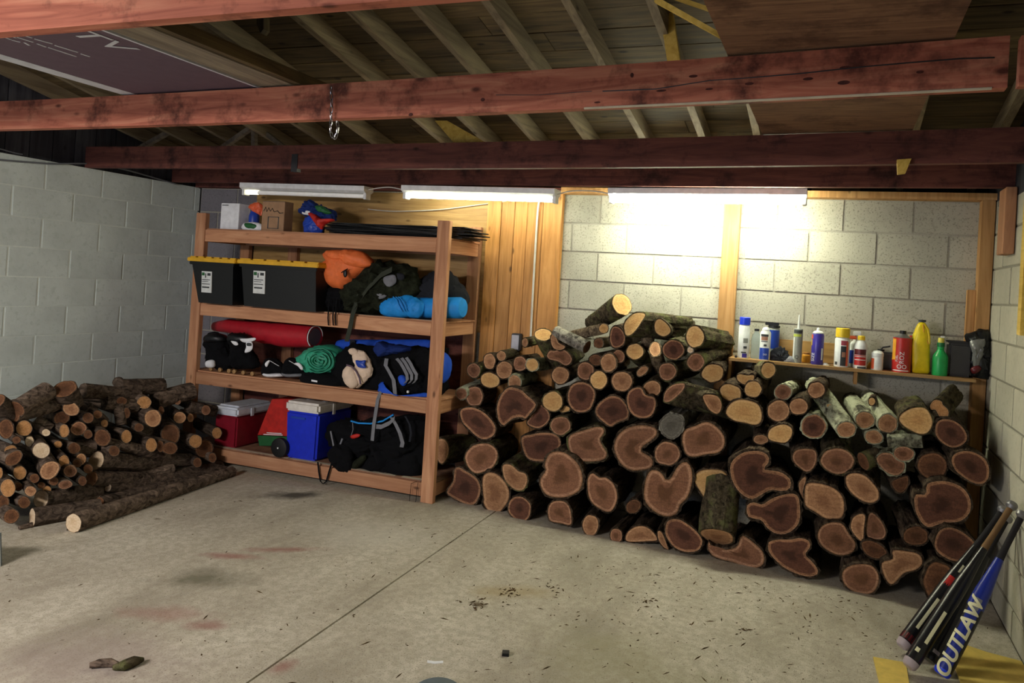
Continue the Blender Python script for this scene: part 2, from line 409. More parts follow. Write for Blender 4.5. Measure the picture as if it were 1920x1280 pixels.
wall('wall_right', 1, XR, YF, -.001, -.13, 'block_white', 'mortar_white', -1, proud=.005)
# wall with the open garage door behind the camera
tag(MB().box(0, .45, YF-.2, YF, 0, 2.14).build('wall_front', 'block_grey'), kind='structure')
tag(MB().box(3.4, XR, YF-.2, YF, 0, 2.14).build('wall_front', 'block_grey'), kind='structure')  # unseen pier, made wide to keep door light off the right log pile
tag(MB().box(0, XR, YF-.2, YF, 2.14, 2.4).build('wall_front', 'block_grey'), kind='structure')

# floor: two slabs with a recessed control joint between them
fl = tag(MB().box(-.2, XR+.2, YF-.2, .2, -.15, -.012).build('floor', 'concrete'), kind='structure')
jx0, jx1 = 3.118, 3.118+.0416*6.7*1.0
def jx(y): return 3.124-.0416*(y)
g = .005
MB().prism([(0, 0, -.012), (0, YF, -.012), (jx(YF)-g, YF, -.012), (jx(0)-g, 0, -.012)], (0, 0, .012)).build('floor_slab', 'concrete', fl)
MB().prism([(jx(0)+g, 0, -.012), (jx(YF)+g, YF, -.012), (XR, YF, -.012), (XR, 0, -.012)], (0, 0, .012)).build('floor_slab', 'concrete', fl)

# roof: gable with its ridge parallel to the back wall, boards on rafters
S = .22; Z0 = 2.29; YR = -3.35
def zr(y): return Z0+S*(.1-max(y, 2*YR-y))
ceil = MB()
for ya, yb in ((.3, YR), (2*YR-.3, YR)):
    ceil.prism([Vector((x, y, zr(y)+.05)) for x, y in ((-.3, ya), (XR+.3, ya), (XR+.3, yb), (-.3, yb))], (0, 0, .03))
ceil = tag(ceil.build('ceiling', 'roofwood_x'), kind='structure')
bw = .155; y = .25
while y > 2*YR-.1:
    y0, y1 = y-.003, max(y-bw+.003, YR) if y > YR else y-bw+.003
    y = y1-.003 if y > YR and y1 == YR else y-bw
    dz = .02+random.uniform(-.003, .003); cuts = [-.25, random.uniform(.6, 2.6), random.uniform(3.2, 5.2), XR+.25]
    for xa, xb in zip(cuts, cuts[1:]):
        MB().prism([(xa+.002, y0, zr(y0)+dz), (xb-.002, y0, zr(y0)+dz), (xb-.002, y1, zr(y1)+dz), (xa+.002, y1, zr(y1)+dz)], (0, 0, .022)).build('roof_board', 'roofwood_x', ceil)
RX = []
n_ = Vector((0, S, 1)).normalized()
for u, v in ((420, 60), (560, 30), (735, 90), (840, 75), (966, 70), (1102, 65), (1246, 60), (1420, 250)):
    RX.append(atp(u, v, (0, 0, Z0-.03), n_).x)
x = RX[0]-.4
while x > .05: RX.append(x); x -= .4
x = RX[7]+.4
while x < XR: RX.append(x); x += .4
for x in RX:
    for ya, yb in ((.12, YR), (2*YR, YR)):
        MB().bar((x, ya, zr(ya)-.028), (x, yb, zr(yb)-.028), .04, .09).build('rafter', 'rafter_y', ceil)
tag(MB().box(-.2, XR+.2, YR-.02, YR+.02, zr(YR)-.12, zr(YR)+.05).build('trim_5', 'rafter_y'), kind='structure')
# gable ends: dark boards standing on the side walls
for xs, nm in ((-.06, 'wall_left_gable'), (XR+.03, 'wall_right_gable')):
    g_ = tag(MB().prism([(xs-.03, 0.25, 2.1), (xs-.03, 2*YR, 2.1), (xs-.03, YR, zr(YR)+.06), (xs-.03, .25, zr(.25)+.06)], (.02, 0, 0)).build('wall_gable', 'gable_z'), kind='structure')
    y = .15
    while y > 2*YR:
        MB().prism([(xs, y-.002, 2.142), (xs, y-.146, 2.142), (xs, y-.146, zr(y-.146)+.02), (xs, y-.002, zr(y-.002)+.02)], (.018, 0, 0)).build('gable_board', 'gable_z', g_); y -= .15
for q in (((1810, 8), (1925, 36)), ((1800, 163), (1925, 201)), ((1745, 204), (1852, 232)), ((1700, 236), (1730, 240))):
    MB().bar(at(*q[0], 0, XR+.01), at(*q[1], 0, XR+.01), .02, .028).build('batten', 'rafter_y', g_)
for x0, x1 in ((-.2, -.001), (XR+.001, XR+.2)):
    tag(MB().box(x0, x1, -.02, .2, 0, 2.3).build('trim_6', 'gable_z'), kind='structure')
# plate and blocking above the block wall
pl = tag(MB().box(3.33, XR, -.09, .05, ZT, ZT+.04).build('trim_1', 'stud_z'), kind='structure')
tag(MB().box(0, 3.33, -.06, .05, ZT, ZT+.04).build('trim_2', 'red_beam_x'), kind='structure')
for x0, x1 in ((4.99, 5.28), (3.35, 3.7)):
    MB().box(x0, x1, .02, .06, ZT+.04, ZT+.15).build('blocking', 'roofwood_x', pl)
tag(MB().box(-.3, XR+.3, .16, .19, ZT-.05, 2.45).build('trim_3', 'black_fabric'), kind='structure')

for x0, x1 in ((-.19, -.10), (XR+.10, XR+.19)):
    tag(MB().box(x0, x1, YF-.2, .3, 2.10, 2.36).build('trim_4', 'black_fabric'), kind='structure')
tag(MB().box(-.2, XR+.2, YF-.2, YF-.15, 2.3, 3.1).build('wall_front', 'roofwood_x'), kind='structure')
# ------------------------------------------------------------------ tie beams
def beam(y0, y1, zb_, h, th, label, xs=(0.0, XR), bow=0.0, name='tie_beam', mat='bright_beam_x'):
    mb = MB(); n = 10; v = []
    for i in range(n+1):
        t = i/n; x = xs[0]+(xs[1]-xs[0])*t; y = y0+(y1-y0)*t+bow*4*t*(1-t)
        v += [(x, y-th/2, zb_), (x, y+th/2, zb_), (x, y+th/2, zb_+h), (x, y-th/2, zb_+h)]
    f = [[k*4+i, k*4+4+i, k*4+4+(i+1) % 4, k*4+(i+1) % 4] for k in range(n) for i in range(4)]+[[0, 1, 2, 3], [n*4+3, n*4+2, n*4+1, n*4]]
    mb.add(v, f); o = mb.build(name, mat); return tag(o, label, 'beam', 'red ceiling beams')
b0 = beam(-3.27, -3.27, 2.14, .15, .04, 'nearest red ceiling beam, cut off by the upper left corner of the photo')
b1 = beam(-2.12, -2.40, 2.14, .148, .042, 'bright red-brown ceiling beam with black knots and a chain looped over it', bow=.07, xs=(0, 5.60))
b1b = beam(-2.42, -2.42, 2.14, .14, .04, 'short red beam end beyond the end of the bright beam, by right wall', xs=(5.625, XR))
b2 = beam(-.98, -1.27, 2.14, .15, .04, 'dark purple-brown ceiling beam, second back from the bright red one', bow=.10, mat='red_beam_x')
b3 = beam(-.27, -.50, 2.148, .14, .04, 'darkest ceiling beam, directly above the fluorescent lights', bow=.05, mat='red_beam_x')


# the pale strip under the bright beam, its long crack, and a rusty strap on the dark beam
def bface(u, v): return at(u, v, 1, -2.12-.28*(at(u, v, 1, -2.3).x/5.6)+.07*4*(at(u, v, 1, -2.3).x/5.6)*(1-at(u, v, 1, -2.3).x/5.6)-.0215)
P = [bface(u, v) for u, v in ((1130, 171), (1230, 167), (1330, 151), (1390, 147), (1500, 138), (1600, 127), (1700, 118), (1800, 110), (1865, 108))]
MB().tube(P, .0022, 5).build('crack', 'black_plastic', b1)
P = [bface(u, v) for u, v in ((1110, 171), (1010, 178), (930, 178))]; MB().tube(P, .0012, 5).build('crack', 'black_plastic', b1)
for u, v, w, h in ((1405, 157, 14, 5), (1300, 143, 14, 5), (1585, 127, 18, 6), (1515, 148, 16, 5), (1582, 155, 20, 7), (1330, 167, 12, 4), (1240, 170, 16, 4), (1725, 135, 12, 5), (1120, 192, 10, 3), (770, 215, 6, 6), (905, 187, 6, 6), (1185, 141, 5, 8)):
    w, h = w*.6, h*.55
    q = [bface(u+w*math.cos(a), v+h*math.sin(a)-w*math.cos(a)*.08) for a in [2*PI*k/12 for k in range(12)]]
    MB().prism(q, (0, -.0012, 0)).build('knot', 'knot_dark', b1)
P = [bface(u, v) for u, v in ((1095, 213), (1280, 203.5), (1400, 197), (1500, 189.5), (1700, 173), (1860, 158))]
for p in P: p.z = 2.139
MB().tube(P, .0045, 6).build('lit_edge_strip', 'pale_strip', b1)  # thin pale lath; its tone paints in the tube-lit lower edge

# ------------------------------------------------------------------ fluorescent fixtures
def fixture(x0, x1, y, zt, label, lit, sag=0):
    t_ = thing('fluorescent_light', ((x0+x1)/2, y, zt-.09), label, 'light', 'fluorescent strip lights')
    mb = MB(); a, b = Vector((x0, y, zt)), Vector((x1, y, zt+sag))
    pr = [(-.055, 0), (.055, 0), (.055, -.035), (.03, -.05), (-.03, -.05), (-.055, -.035)]
    v = [a+Vector((0, p, q)) for p, q in pr]; mb.prism(v, b-a); mb.build('housing', 'white_paint', t_)
    for xx, s in ((x0+.012, 0), (x1-.012, sag)):
        MB().box(xx-.012, xx+.012, y-.03, y+.03, zt+s-.093, zt+s-.045, b=.003).build('lamp_holder', 'white_paint', t_)
    zc = zt-.068
    L = x1-x0
    if lit == 'dim':
        MB().tube([(x0+.03, y, zc), (x0+.14, y, zc+sag*.1)], .016, 12).build('tube', 'tube_end', t_)
        MB().tube([(x0+.14, y, zc+sag*.1), (x1-.03, y, zc+sag)], .016, 12).build('tube', 'tube_dim', t_)
    elif lit == 'bright':
        for dy in (-.026, .026):
            MB().tube([(x0+.03, y+dy, zc), (x1-.03, y+dy, zc+sag)], .016, 12).build('tube', 'tube_bright', t_)
    else: MB().tube([(x0+.03, y, zc), (x1-.03, y, zc+sag)], .016, 12).build('tube', 'tube_mid', t_)
    return t_
fixture(.77, 1.91, -.30, 2.142, 'fluorescent light with only its left tube end glowing, above the white box', 'dim', -.012)
fixture(2.22, 3.39, -.30, 2.140, 'lit fluorescent strip light above the vertical boards, middle of the three', 'mid', -.008)
fixture(3.76, 4.98, -.31, 2.140, 'brightest fluorescent strip light, above the log pile and block wall', 'bright', .012)
def wire(name, pts, r, mat, label, cat='cable', n=6):
    P = [Vector(p) for p in pts]; q = []
    for i in range(len(P)-1):
        a, b, c, d = P[max(i-1, 0)], P[i], P[i+1], P[min(i+2, len(P)-1)]
        for k in range(6):
            t = k/6; q.append(.5*((2*b)+(c-a)*t+(2*a-5*b+4*c-d)*t*t+(3*b-a-3*c+d)*t**3))
    q.append(P[-1]); o = MB().tube(q, r, n).build(name, mat); return tag(o, label, cat)
wire('power_cord', [(1.91, -.3, 2.11), (2.0, -.3, 2.125), (2.1, -.3, 2.13), (2.22, -.3, 2.11)], .004, 'cable_white', 'short white cord linking the dim light to the middle light')
wire('power_cord', [(3.39, -.3, 2.10), (3.48, -.29, 2.125), (3.62, -.28, 2.13), (3.76, -.3, 2.11)], .004, 'cable_white', 'short white cord linking the middle light to the brightest light')
wire('power_cord', [at(u, v, 1, -.04) for u, v in ((690, 392), (740, 396), (820, 393), (880, 386), (950, 377))], .0035, 'cable_white', 'thin white cord drooping across the plywood above the top shelf')
wire('cable', [at(u, v, 0, .012) for u, v in ((-30, 297), (40, 303), (100, 307), (170, 307), (235, 318), (330, 345))], .006, 'cable_grey', 'grey cable running along the top of the pale green block wall')
wire('cable', [at(u, v, 0, .012) for u, v in ((-30, 272), (0, 279), (30, 287), (42, 289))], .004, 'cable_grey', 'short thin cable above the longer grey one on the left wall')
wire('conduit', [at(u, v, 1, -.062) for u, v in ((1012, 372), (1008, 400), (1003, 480), (998, 570), (995, 630), (994, 650))], .008, 'cable_white', 'white conduit running down the vertical boards to the outlet box', 'conduit')
p = at(968, 641, 1, -.07)
t_ = thing('outlet_box', (p.x, -.045, p.z-.06), 'dark electrical outlet box at the foot of the white conduit', 'outlet box')
MB().box(p.x-.035, p.x+.035, -.085, -.03, p.z-.06, p.z+.06, b=.005).build('box_body', 'outlet', t_)
MB().box(p.x-.028, p.x+.028, -.092, -.085, p.z-.05, p.z+.05, b=.002).build('cover_plate', 'galv', t_)

# chain looped over the bright beam
ch = thing('chain', at(626, 262, 1, -2.14), 'thin metal chain looped over the bright red beam and hanging below it', 'chain')
def links(pts, parent, r=.006):
    for i in range(len(pts)-1):
        a, b = Vector(pts[i]), Vector(pts[i+1]); m = (a+b)/2; d = (b-a).normalized(); s = d.cross(Vector((0, 1, 0)) if i % 2 else Vector((1, .2, 0))).normalized()
        q = [m+d*math.cos(2*PI*k/12)*(b-a).length*.62+s*math.sin(2*PI*k/12)*r for k in range(13)]
        MB().tube(q, .0022, 5, cap=False).build('chain_link', 'steel', parent)
yc = -2.25
c = [at(u, v, 1, yc) for u, v in ((621, 163), (621, 175), (622, 187), (622, 199), (621, 211), (621, 223), (620, 235), (620, 247), (624, 258), (628, 260), (632, 250), (634, 238), (632, 228))]
links(c, ch)

# triangular gusset board, strut and sticks up in the roof
def board(name, pts, d, mat, label, cat='board', group=None):
    return tag(MB().prism(pts, d).build(name, mat), label, cat, group)
board('brace_board', [at(*q, 1, -1.0) for q in ((815, 226), (838, 226), (928, 277), (858, 276))], (0, .02, 0), 'yellow_board', 'bright triangular wooden board between the red beam and the dark beam', 'board')
board('roof_strut', [at(*q, 1, -2.0) for q in ((482, -12), (494, -12), (494, 54), (488, 62), (481, 44))], (0, .04, 0), 'roofwood_z', 'short wooden strut hanging from the roof above the red beam', 'strut')
for q, lab in ((((1232, -6), (1353, 62), (1350, 70), (1226, 2)), 'pale stick slanting down to the underside of the upper particle board'), (((1262, -10), (1352, 20), (1350, 26), (1250, -8)), 'shorter pale stick at the top edge beside the particle board')):
    board('wooden_stick', [at(*w, 1, -2.3) for w in q], (0, .02, 0), 'yellow_board', lab, 'stick')
board('roof_strut', [at(*q, 1, -1.7) for q in ((1232, -10), (1256, -10), (1276, 122), (1252, 122))], (0, .03, 0), 'yellow_board', 'pale chipped strut standing behind the red beam near the roof boards', 'strut')
# faint truss webs at the left
for i, (a, b) in enumerate((((410, 282), (470, 240)), ((477, 284), (477, 236)), ((540, 282), (484, 238)), ((330, 240), (250, 285)))):
    tag(MB().bar(at(*a, 1, -.75), at(*b, 1, -.75), .03, .03, up=(0, 1, 0)).build('roof_strut', 'greywood_y'), ['dim diagonal web strut leaning towards the upright one from its left', 'dim upright web strut over the dark beam', 'dim diagonal web strut leaning towards the upright one from its right', 'dim long diagonal strut near the pale green wall top'][i], 'strut', 'dim struts above the dark beam')
board('hanging_bracket', [at(*q, 1, -1.255) for q in ((1682, 299), (1709, 297), (1698, 324), (1683, 326))], (0, .03, 0), 'yellow_board', 'small pale wooden bracket hanging under the dark beam at right', 'bracket')

# television carton lying on the beams, plank beside it
zb0 = 2.297
tv = thing('television_carton', (2.25, -2.9, zb0), 'flat dark maroon carton printed TV, lying on two red beams', 'carton')
P1 = [at(u, v, 2, zb0) for u, v in ((165, 40), (505, 175))]
xr_ = (P1[0].x+P1[1].x)/2; xl_ = at(60, 128, 2, zb0).x
MB().box(xl_, xr_, -3.75, -1.72, zb0, zb0+.14, b=.004).build('carton_body', 'maroon_box', tv)
MB().box(xl_-.0005, xl_+.085, -3.752, -1.718, zb0-.0012, zb0+.1405).build('white_band', 'tape_white', tv)
MB().box(xr_-.012, xr_+.001, -3.752, -1.718, zb0-.0012, zb0+.1405).build('white_edge', 'tape_white', tv)
def under(o, ex, ey):  # text frame on an underside
    return Matrix((ex, ey, ex.cross(ey))).transposed().to_4x4(), o
def undertext(s, size, u, v, u2, v2, parent, mat):
    o = at(u, v, 2, zb0-.002); e = (at(u2, v2, 2, zb0-.002)-o).normalized(); ey = Vector((0, 0, 1)).cross(e)*-1
    Mx = Matrix((e, ey, e.cross(ey))).transposed().to_4x4(); Mx.translation = o; text(s, size, Mx, mat, parent)
undertext('TV', .17, 191, 77, 241, 95, tv, 'tape_white')
for (u, v, w) in ((70, 78, '............... .......'), (80, 84, '...... ..... ........ ..'), (45, 82, '........ ...')):
    pass
for i, (ua, va, ub, vb) in enumerate(((34, 63, 60, 71), (65, 73, 98, 82), (103, 85, 146, 98), (152, 101, 168, 106), (12, 64, 30, 71), (33, 70, 62, 79), (70, 82, 86, 88), (91, 89, 143, 106), (0, 66, 20, 74), (22, 75, 38, 79), (46, 80, 55, 85))):
    a, b = at(ua, va, 2, zb0-.001), at(ub, vb, 2, zb0-.001)
    MB().bar(a, b, .008, .002, up=(0, 0, 1)).build('print_line', 'tape_white', tv)
xp = at(505, 160, 2, zb0).x
MB_p = MB().box(xr_+.02, xr_+.20, -3.7, -1.9, zb0, zb0+.035, b=.002).build('plank', 'greywood_y'); tag(MB_p, 'wide weathered plank lying on the beams beside the maroon carton', 'plank')
tag(MB().box(xr_+.215, xr_+.25, -3.7, -1.75, zb0, zb0+.05, b=.002).build('plank', 'roofwood_y'), 'narrow plank on edge lying beside the wide weathered plank', 'plank')

# particle board lying on the beams at right
tag(MB().box(4.79, 5.46, -3.3, -1.02, 2.296, 2.312).build('particle_board', 'osb'), 'big stained particle board lying across the red beams near the ceiling', 'board')

# ------------------------------------------------------------------ studs and boards on the back wall
def stud(x0, x1, y0, y1, z0, z1, mat, label, name='wall_stud', cat='stud', **k):
    o = MB().box(x0, x1, y0, y1, z0, z1, b=.003).build(name, mat); return tag(o, label, cat)
stud(4.455, 4.562, -.042, -.003, 0, ZT, 'stud_z', 'upright wooden stud on the block wall below the brightest light')
stud(5.945, 6.015, -.095, -.003, 0, ZT, 'stud_z', 'upright corner stud at the right end of the bottle shelf')
stud(5.90, 5.945, -.05, -.003, 1.10, 1.62, 'stud_z', 'short notched block nailed beside the corner stud')
stud(5.965, 6.015, -.60, -.44, 1.80, 2.14, 'lumber_z', 'short post stub on the right wall just under the dark beam')
stud(5.985, 6.016, -.95, -.88, 1.40, 2.14, 'yellow_board', 'narrow yellowish board on the right wall at the photo edge', 'wall_board', 'board')
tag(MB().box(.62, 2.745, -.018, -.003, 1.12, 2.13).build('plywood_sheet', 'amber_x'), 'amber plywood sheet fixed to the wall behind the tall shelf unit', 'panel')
tag(MB().box(.62, 2.70, -.016, -.003, .15, 1.115).build('plywood_sheet', 'red_beam_x'), 'dark reddish panel behind the lower shelves of the shelf unit', 'panel')  # dark panel carried past the reddish board to paint shade behind shelf items
vb = [(2.75, 2.86, .92, 'dark-streaked vertical board beside the plywood sheet'), (2.863, 2.965, .86, 'second vertical board from the plywood, plain amber'),
      (2.968, 3.065, .7, 'third vertical board from the plywood, behind the conduit'), (3.068, 3.185, .7, 'fourth vertical board, just right of the conduit'), (3.188, 3.33, .7, 'widest vertical board with ragged edge beside the bare block wall')]
for x0, x1, z0, lab in vb:
    stud(x0, x1, -.045+random.uniform(-.004, .004), -.003, z0-.5, ZT, 'amber_z', lab, 'vertical_board', 'board')
stud(2.72, 2.86, -.03, -.003, .05, .41, 'red_beam_z', 'reddish short board below the dark-streaked vertical board', 'vertical_board', 'board')

# ------------------------------------------------------------------ big shelf unit
sh = thing('shelf_unit', (1.62, -.28, 0), 'tall open wooden shelf unit loaded with totes, bags and coolers', 'shelf unit')
FY = -.50; BY = -.06
L = {1: .128, 2: .680, 3: 1.200, 4: 1.760}
px_ = ((.52, .612), (2.62, 2.712))
for x0, x1 in px_:
    MB().box(x0, x1, FY, FY+.038, 0, 1.885, b=.002).build('post', 'lumber_z', sh)
    MB().box(x0, x1, BY, BY+.038, 0, 1.885, b=.002).build('post', 'lumber_z', sh)
for k, z in L.items():
    MB().box(.613, 2.619, FY+.004, FY+.042, z-.09, z, b=.002).build('rail', 'lumber_x', sh)
    MB().box(.613, 2.619, BY-.004, BY+.034, z-.09, z, b=.002).build('rail', 'lumber_x', sh)
    for x0, x1 in ((.54, .578), (2.664, 2.702)):
        MB().box(x0, x1, FY+.039, BY-.001, z-.09, z, b=.002).build('side_rail', 'lumber_y', sh)
    MB().box(.53, 2.71, FY+.02, BY+.03, z+.0005, z+.011).build('shelf_board', 'lumber_x' if k > 1 else 'osb', sh)
MB().box(1.0, 1.09, BY+.005, BY+.04, 0, 1.75, b=.002).build('post', 'lumber_z', sh)

for k in (1, 3):
    zt = L[k]+.0112
    for xa, xb in ((.62, .78), (.80, 1.5), (1.52, 1.95), (1.97, 2.4), (2.45, 2.61)):
        MB().box(xa, xb, FY+.019, FY+.05, zt, zt+.0012).build('pale_edge', 'pale_strip', sh)
# ------------------------------------------------------------------ bottle shelf on the back wall
bs = thing('wall_shelf', (5.25, -.1, 1.09), 'narrow wooden shelf holding spray cans and bottles on the block wall', 'shelf')
MB().box(4.563, 5.943, -.205, -.003, 1.098, 1.116).build('shelf_board', 'stud_x', bs)
MB().box(4.563, 4.58, -.19, -.003, .98, 1.097).build('bracket', 'stud_z', bs)
MB().box(5.30, 5.32, -.16, -.003, 1.02, 1.097).build('bracket', 'stud_z', bs)
stud(4.72, 5.26, -.03, -.006, 1.12, 1.245, 'amber_x', 'brown board standing against the wall behind the spray cans', 'back_board', 'board')

tag(MB().box(*(lambda a, b: (a.x, b.x, a.y-.004, a.y+.03, b.z, a.z))(at(548, 289, 1, -1.006), at(557, 322, 1, -1.006))).build('metal_strap', 'outlet'), 'dark metal strap nailed on the dark ceiling beam left of the chain', 'strap')

# ------------------------------------------------------------------ firewood
# crops of the photo the outlines were read from: origin x, origin y, scale
CR = {'A': (800, 540, 4.924), 'B': (1080, 540, 4.924), 'C': (1340, 640, 4.924), 'D': (1580, 700, 4.924), 'E': (800, 760, 4.924),
      'F': (1080, 780, 4.268), 'G': (1340, 860, 4.924), 'H': (1580, 880, 3.2), 'P': (0, 680, 3.879)}
def cu_(c, x, y): o = CR[c]; return (o[0]+x/o[2], o[1]+y/o[2])
def smooth_closed(pts, n):
    m = len(pts); out = []; per = []
    for i in range(m):
        a, b, c, d = pts[i-1], pts[i], pts[(i+1) % m], pts[(i+2) % m]
        for k in range(8):
            t = k/8; out.append(tuple(.5*((2*b[j])+(c[j]-a[j])*t+(2*a[j]-5*b[j]+4*c[j]-d[j])*t*t+(3*b[j]-a[j]-3*c[j]+d[j])*t**3) for j in (0, 1)))
    L = [0]
    for i in range(len(out)): L.append(L[-1]+math.dist(out[i], out[(i+1) % len(out)]))
    res = []; k = 0
    for i in range(n):
        s = L[-1]*i/n
        while L[k+1] < s: k += 1
        t = (s-L[k])/max(1e-9, L[k+1]-L[k]); a, b = out[k], out[(k+1) % len(out)]; res.append((a[0]+(b[0]-a[0])*t, a[1]+(b[1]-a[1])*t))
    return res
LOGS = []      # (px, py, r_px, descr, object, nick, pile)
def log_body(ring, n_, axis, L, tb, bark, endm, seed, nseg=9, taper=.96, furrow=.05, far=True, bend=0, centre=None):
    """ring: world points of the cut face outline. Returns top-level log with its cut face as child."""
    N = len(ring); C = sum(ring, Vector())/N if centre is None else centre
    A = Vector(axis).normalized(); R = sum((p-C).length for p in ring)/N
    # outward normals in the face plane
    area_ = sum(((ring[i]-C).cross(ring[(i+1) % N]-C)).dot(n_) for i in range(N)); sg = 1 if area_ > 0 else -1
    out = []
    for i in range(N):
        t = (ring[(i+1) % N]-ring[i-1]).normalized(); out.append(t.cross(n_)*sg)
    ring2 = [ring[i]+out[i]*tb*(.55+1.3*abs(noise.noise(ring[i]*55))) for i in range(N)]
    v = []; f = []
    v += [p+n_*.000 for p in ring]
    side = A.cross(Vector((0, 0, 1))).normalized()
    for k in range(nseg+1):
        s = k/nseg; sc = 1-(1-taper)*s
        for i in range(N):
            base = C+(ring2[i]-C)*(1 if k == 0 else sc)
            th = i/N*2*PI
            fz = noise.noise(Vector((math.cos(th)*3.2+seed, math.sin(th)*3.2, s*L*6+seed)))*.5+.5*abs(noise.noise(Vector((math.cos(th)*7+seed*2, math.sin(th)*7, s*L*9))))
            q = base+(base-C).normalized()*R*furrow*2*(fz-.15)*(0.4 if k == 0 else 1)+A*L*s+side*bend*math.sin(PI*s)
            v.append(q)
    f += [[i, (i+1) % N, N+(i+1) % N, N+i] for i in range(N)]
    for k in range(nseg):
        o0 = N+k*N; f += [[o0+i, o0+(i+1) % N, o0+N+(i+1) % N, o0+N+i] for i in range(N)]
    o0 = N+nseg*N; ce = len(v); v.append(C+A*L); f += [[o0+i, o0+(i+1) % N, ce] for i in range(N)]
    me = MB(); me.add(v, f); lo = me.build('log', bark, None, loc=C+A*L/2-Vector((0, 0, R)), smooth=True)
    # cut face
    w1, w2 = R*.07, R*.17
    r1 = [ring[i]-out[i]*w1 for i in range(N)]; r2 = [ring[i]-out[i]*w2 for i in range(N)]
    fv = []; fa = []
    for k, (rr, a) in enumerate(((ring, 1.0), (r1, .93), (r2, .83))): fv += rr; fa += [a]*N
    for s in (.66, .33):
        fv += [C+(p-C)*s for p in r2]; fa += [.83*s]*N
    fv = [p+n_*(.0012*noise.noise(p*30)+.0008) for p in fv]
    fv.append(C+n_*.001); fa.append(0.0)
    ff = [[k*N+i, k*N+(i+1) % N, (k+1)*N+(i+1) % N, (k+1)*N+i] for k in range(4) for i in range(N)]+[[4*N+i, 4*N+(i+1) % N, 5*N] for i in range(N)]
    m2 = MB(); m2.add(fv, ff, fa); m2.build('cut_face', endm, lo, smooth=True, attr=True)
    return lo, R
TONE = {'y': ('end_pale', 'pale'), 't': ('end_tan', 'tan'), 'p': ('end_pink', 'pinkish'), 'r': ('end_red', 'red-brown'), 'b': ('end_brown', 'dark brown'),
        'l': ('end_limb', 'tan'), 'w': ('end_white', 'whitish'), 'g': ('end_grey', 'grey')}
BK = {'d': 'bark_dark', 'm': 'bark_moss', 'h': 'bark_lichen', 's': 'bark_smooth', 'g': 'bark_grey', 'l': 'bark_limb'}
def yface(x, z):
    T_ = ((2.6, -.36), (2.9, -.41), (3.8, -.56), (4.78, -.61), (5.42, -.69), (5.8, -.80), (6.1, -.84))
    for (a, ya), (b, yb) in zip(T_, T_[1:]):
        if x <= b: break
    t = max(0, min(1, (x-a)/(b-a))); return ya+(yb-ya)*t+.16*z
def rlog(crop, shape, tone='t', bark='d', lab=None, nick=None, ax=None, L=None, dy=0, n=None, centre=None, desc=None):
    """shape: (cx,cy,rx,ry[,rot]) or a list of outline points, in crop pixels"""
    seed = len(LOGS)+1; rnd = random.Random(seed*13)
    if isinstance(shape, tuple):
        cx, cy, rx, ry = shape[:4]; rot = math.radians(shape[4] if len(shape) > 4 else 0); pts = []
        for k in range(14):
            a = 2*PI*k/14; q = 1+.05*(rnd.random()-.5)*2; x = rx*math.cos(a)*q; y = ry*math.sin(a)*q
            pts.append((cx+x*math.cos(rot)-y*math.sin(rot), cy+x*math.sin(rot)+y*math.cos(rot)))
    else: pts = list(shape)
    pp = [cu_(crop, *q) for q in pts]; big = max(p[0] for p in pp)-min(p[0] for p in pp)
    N = 40 if big > 36 else 28
    pp = smooth_closed(pp, N)
    u = sum(p[0] for p in pp)/N; v = sum(p[1] for p in pp)/N; rpx = sum(math.dist(p, (u, v)) for p in pp)/N
    y = -.55
    for _ in range(3): C = at(u, v, 1, y); y = yface(C.x, C.z)+dy
    y += rnd.uniform(-.025, .015)
    C = at(u, v, 1, y)
    A = Vector(ax).normalized() if ax else Vector((rnd.uniform(-.09, .09), 1, rnd.uniform(-.05, .05))).normalized()
    n_ = -A if n is None else Vector(n).normalized()
    ring = [atp(q[0], q[1], C, n_) for q in pp]
    R = sum((p-C).length for p in ring)/N
    LL = L or min(.44, (-.03-y)/max(.3, A.y))
    cc = atp(*cu_(crop, *centre), C, n_) if centre else None
    lo, R = log_body(ring, n_, A, LL, .004+.085*R, BK[bark], TONE[tone][0], seed, furrow=.10 if R > .04 else .06, centre=cc)
    size = 'slim' if rpx < 11.5 else 'small' if rpx < 15.5 else 'medium' if rpx < 22 else 'big'
    LOGS.append([u, v, rpx, desc or f"{size} {TONE[tone][1]} log{' end' if size != 'big' else ''}", lo, nick, 'right', lab]); return lo
LG = rlog
LG('A', (1075, 430, 80, 55), 'y', 'm', 'slant-cut pale log on top of the pile beside the white conduit', 'slant-cut top log', ax=(.15, .62, -.72), n=(-.1, -.62, .6), L=.26)
LG('A', (908, 502, 27, 40), 't', 'm', 'slim tan stub tucked under the left side of the slant-cut top log')
LG('A', [(1150, 440), (1190, 425), (1215, 500), (1280, 540), (1240, 570), (1180, 560), (1150, 510)], 't', 'd', 'splintered orange log end below the ragged vertical board')
LG('A', [(1110, 620), (1140, 575), (1180, 580), (1230, 560), (1290, 580), (1340, 640), (1330, 690), (1280, 715), (1220, 680), (1165, 665), (1130, 655)], 'p', 'm', 'two-lobed pinkish log end below the grey weathered log', 'two-lobed log')
LG('A', (690, 625, 42, 45), 't', 'm'); LG('A', (580, 675, 54, 72), 't'); LG('A', (718, 755, 74, 80), 't'); LG('A', (862, 697, 62, 68), 'p')
LG('A', (975, 708, 58, 58), 'y', 'h', 'pale log end with jagged bark edge, upper left of the pile'); LG('A', (435, 760, 60, 66), 'p', 'm', ax=(.25, 1, .05))
LG('A', (585, 850, 86, 70, 15), 'y', 'd', 'pale oval log end with a dark slit across it', 'slit log'); LG('A', (812, 868, 57, 66), 't', 'h')
LG('A', (322, 975, 50, 52), 'p', 'h', 'leftmost slim log of the right pile, touching the shelf unit', ax=(.3, 1, .25)); LG('A', (442, 998, 78, 92), 'p')
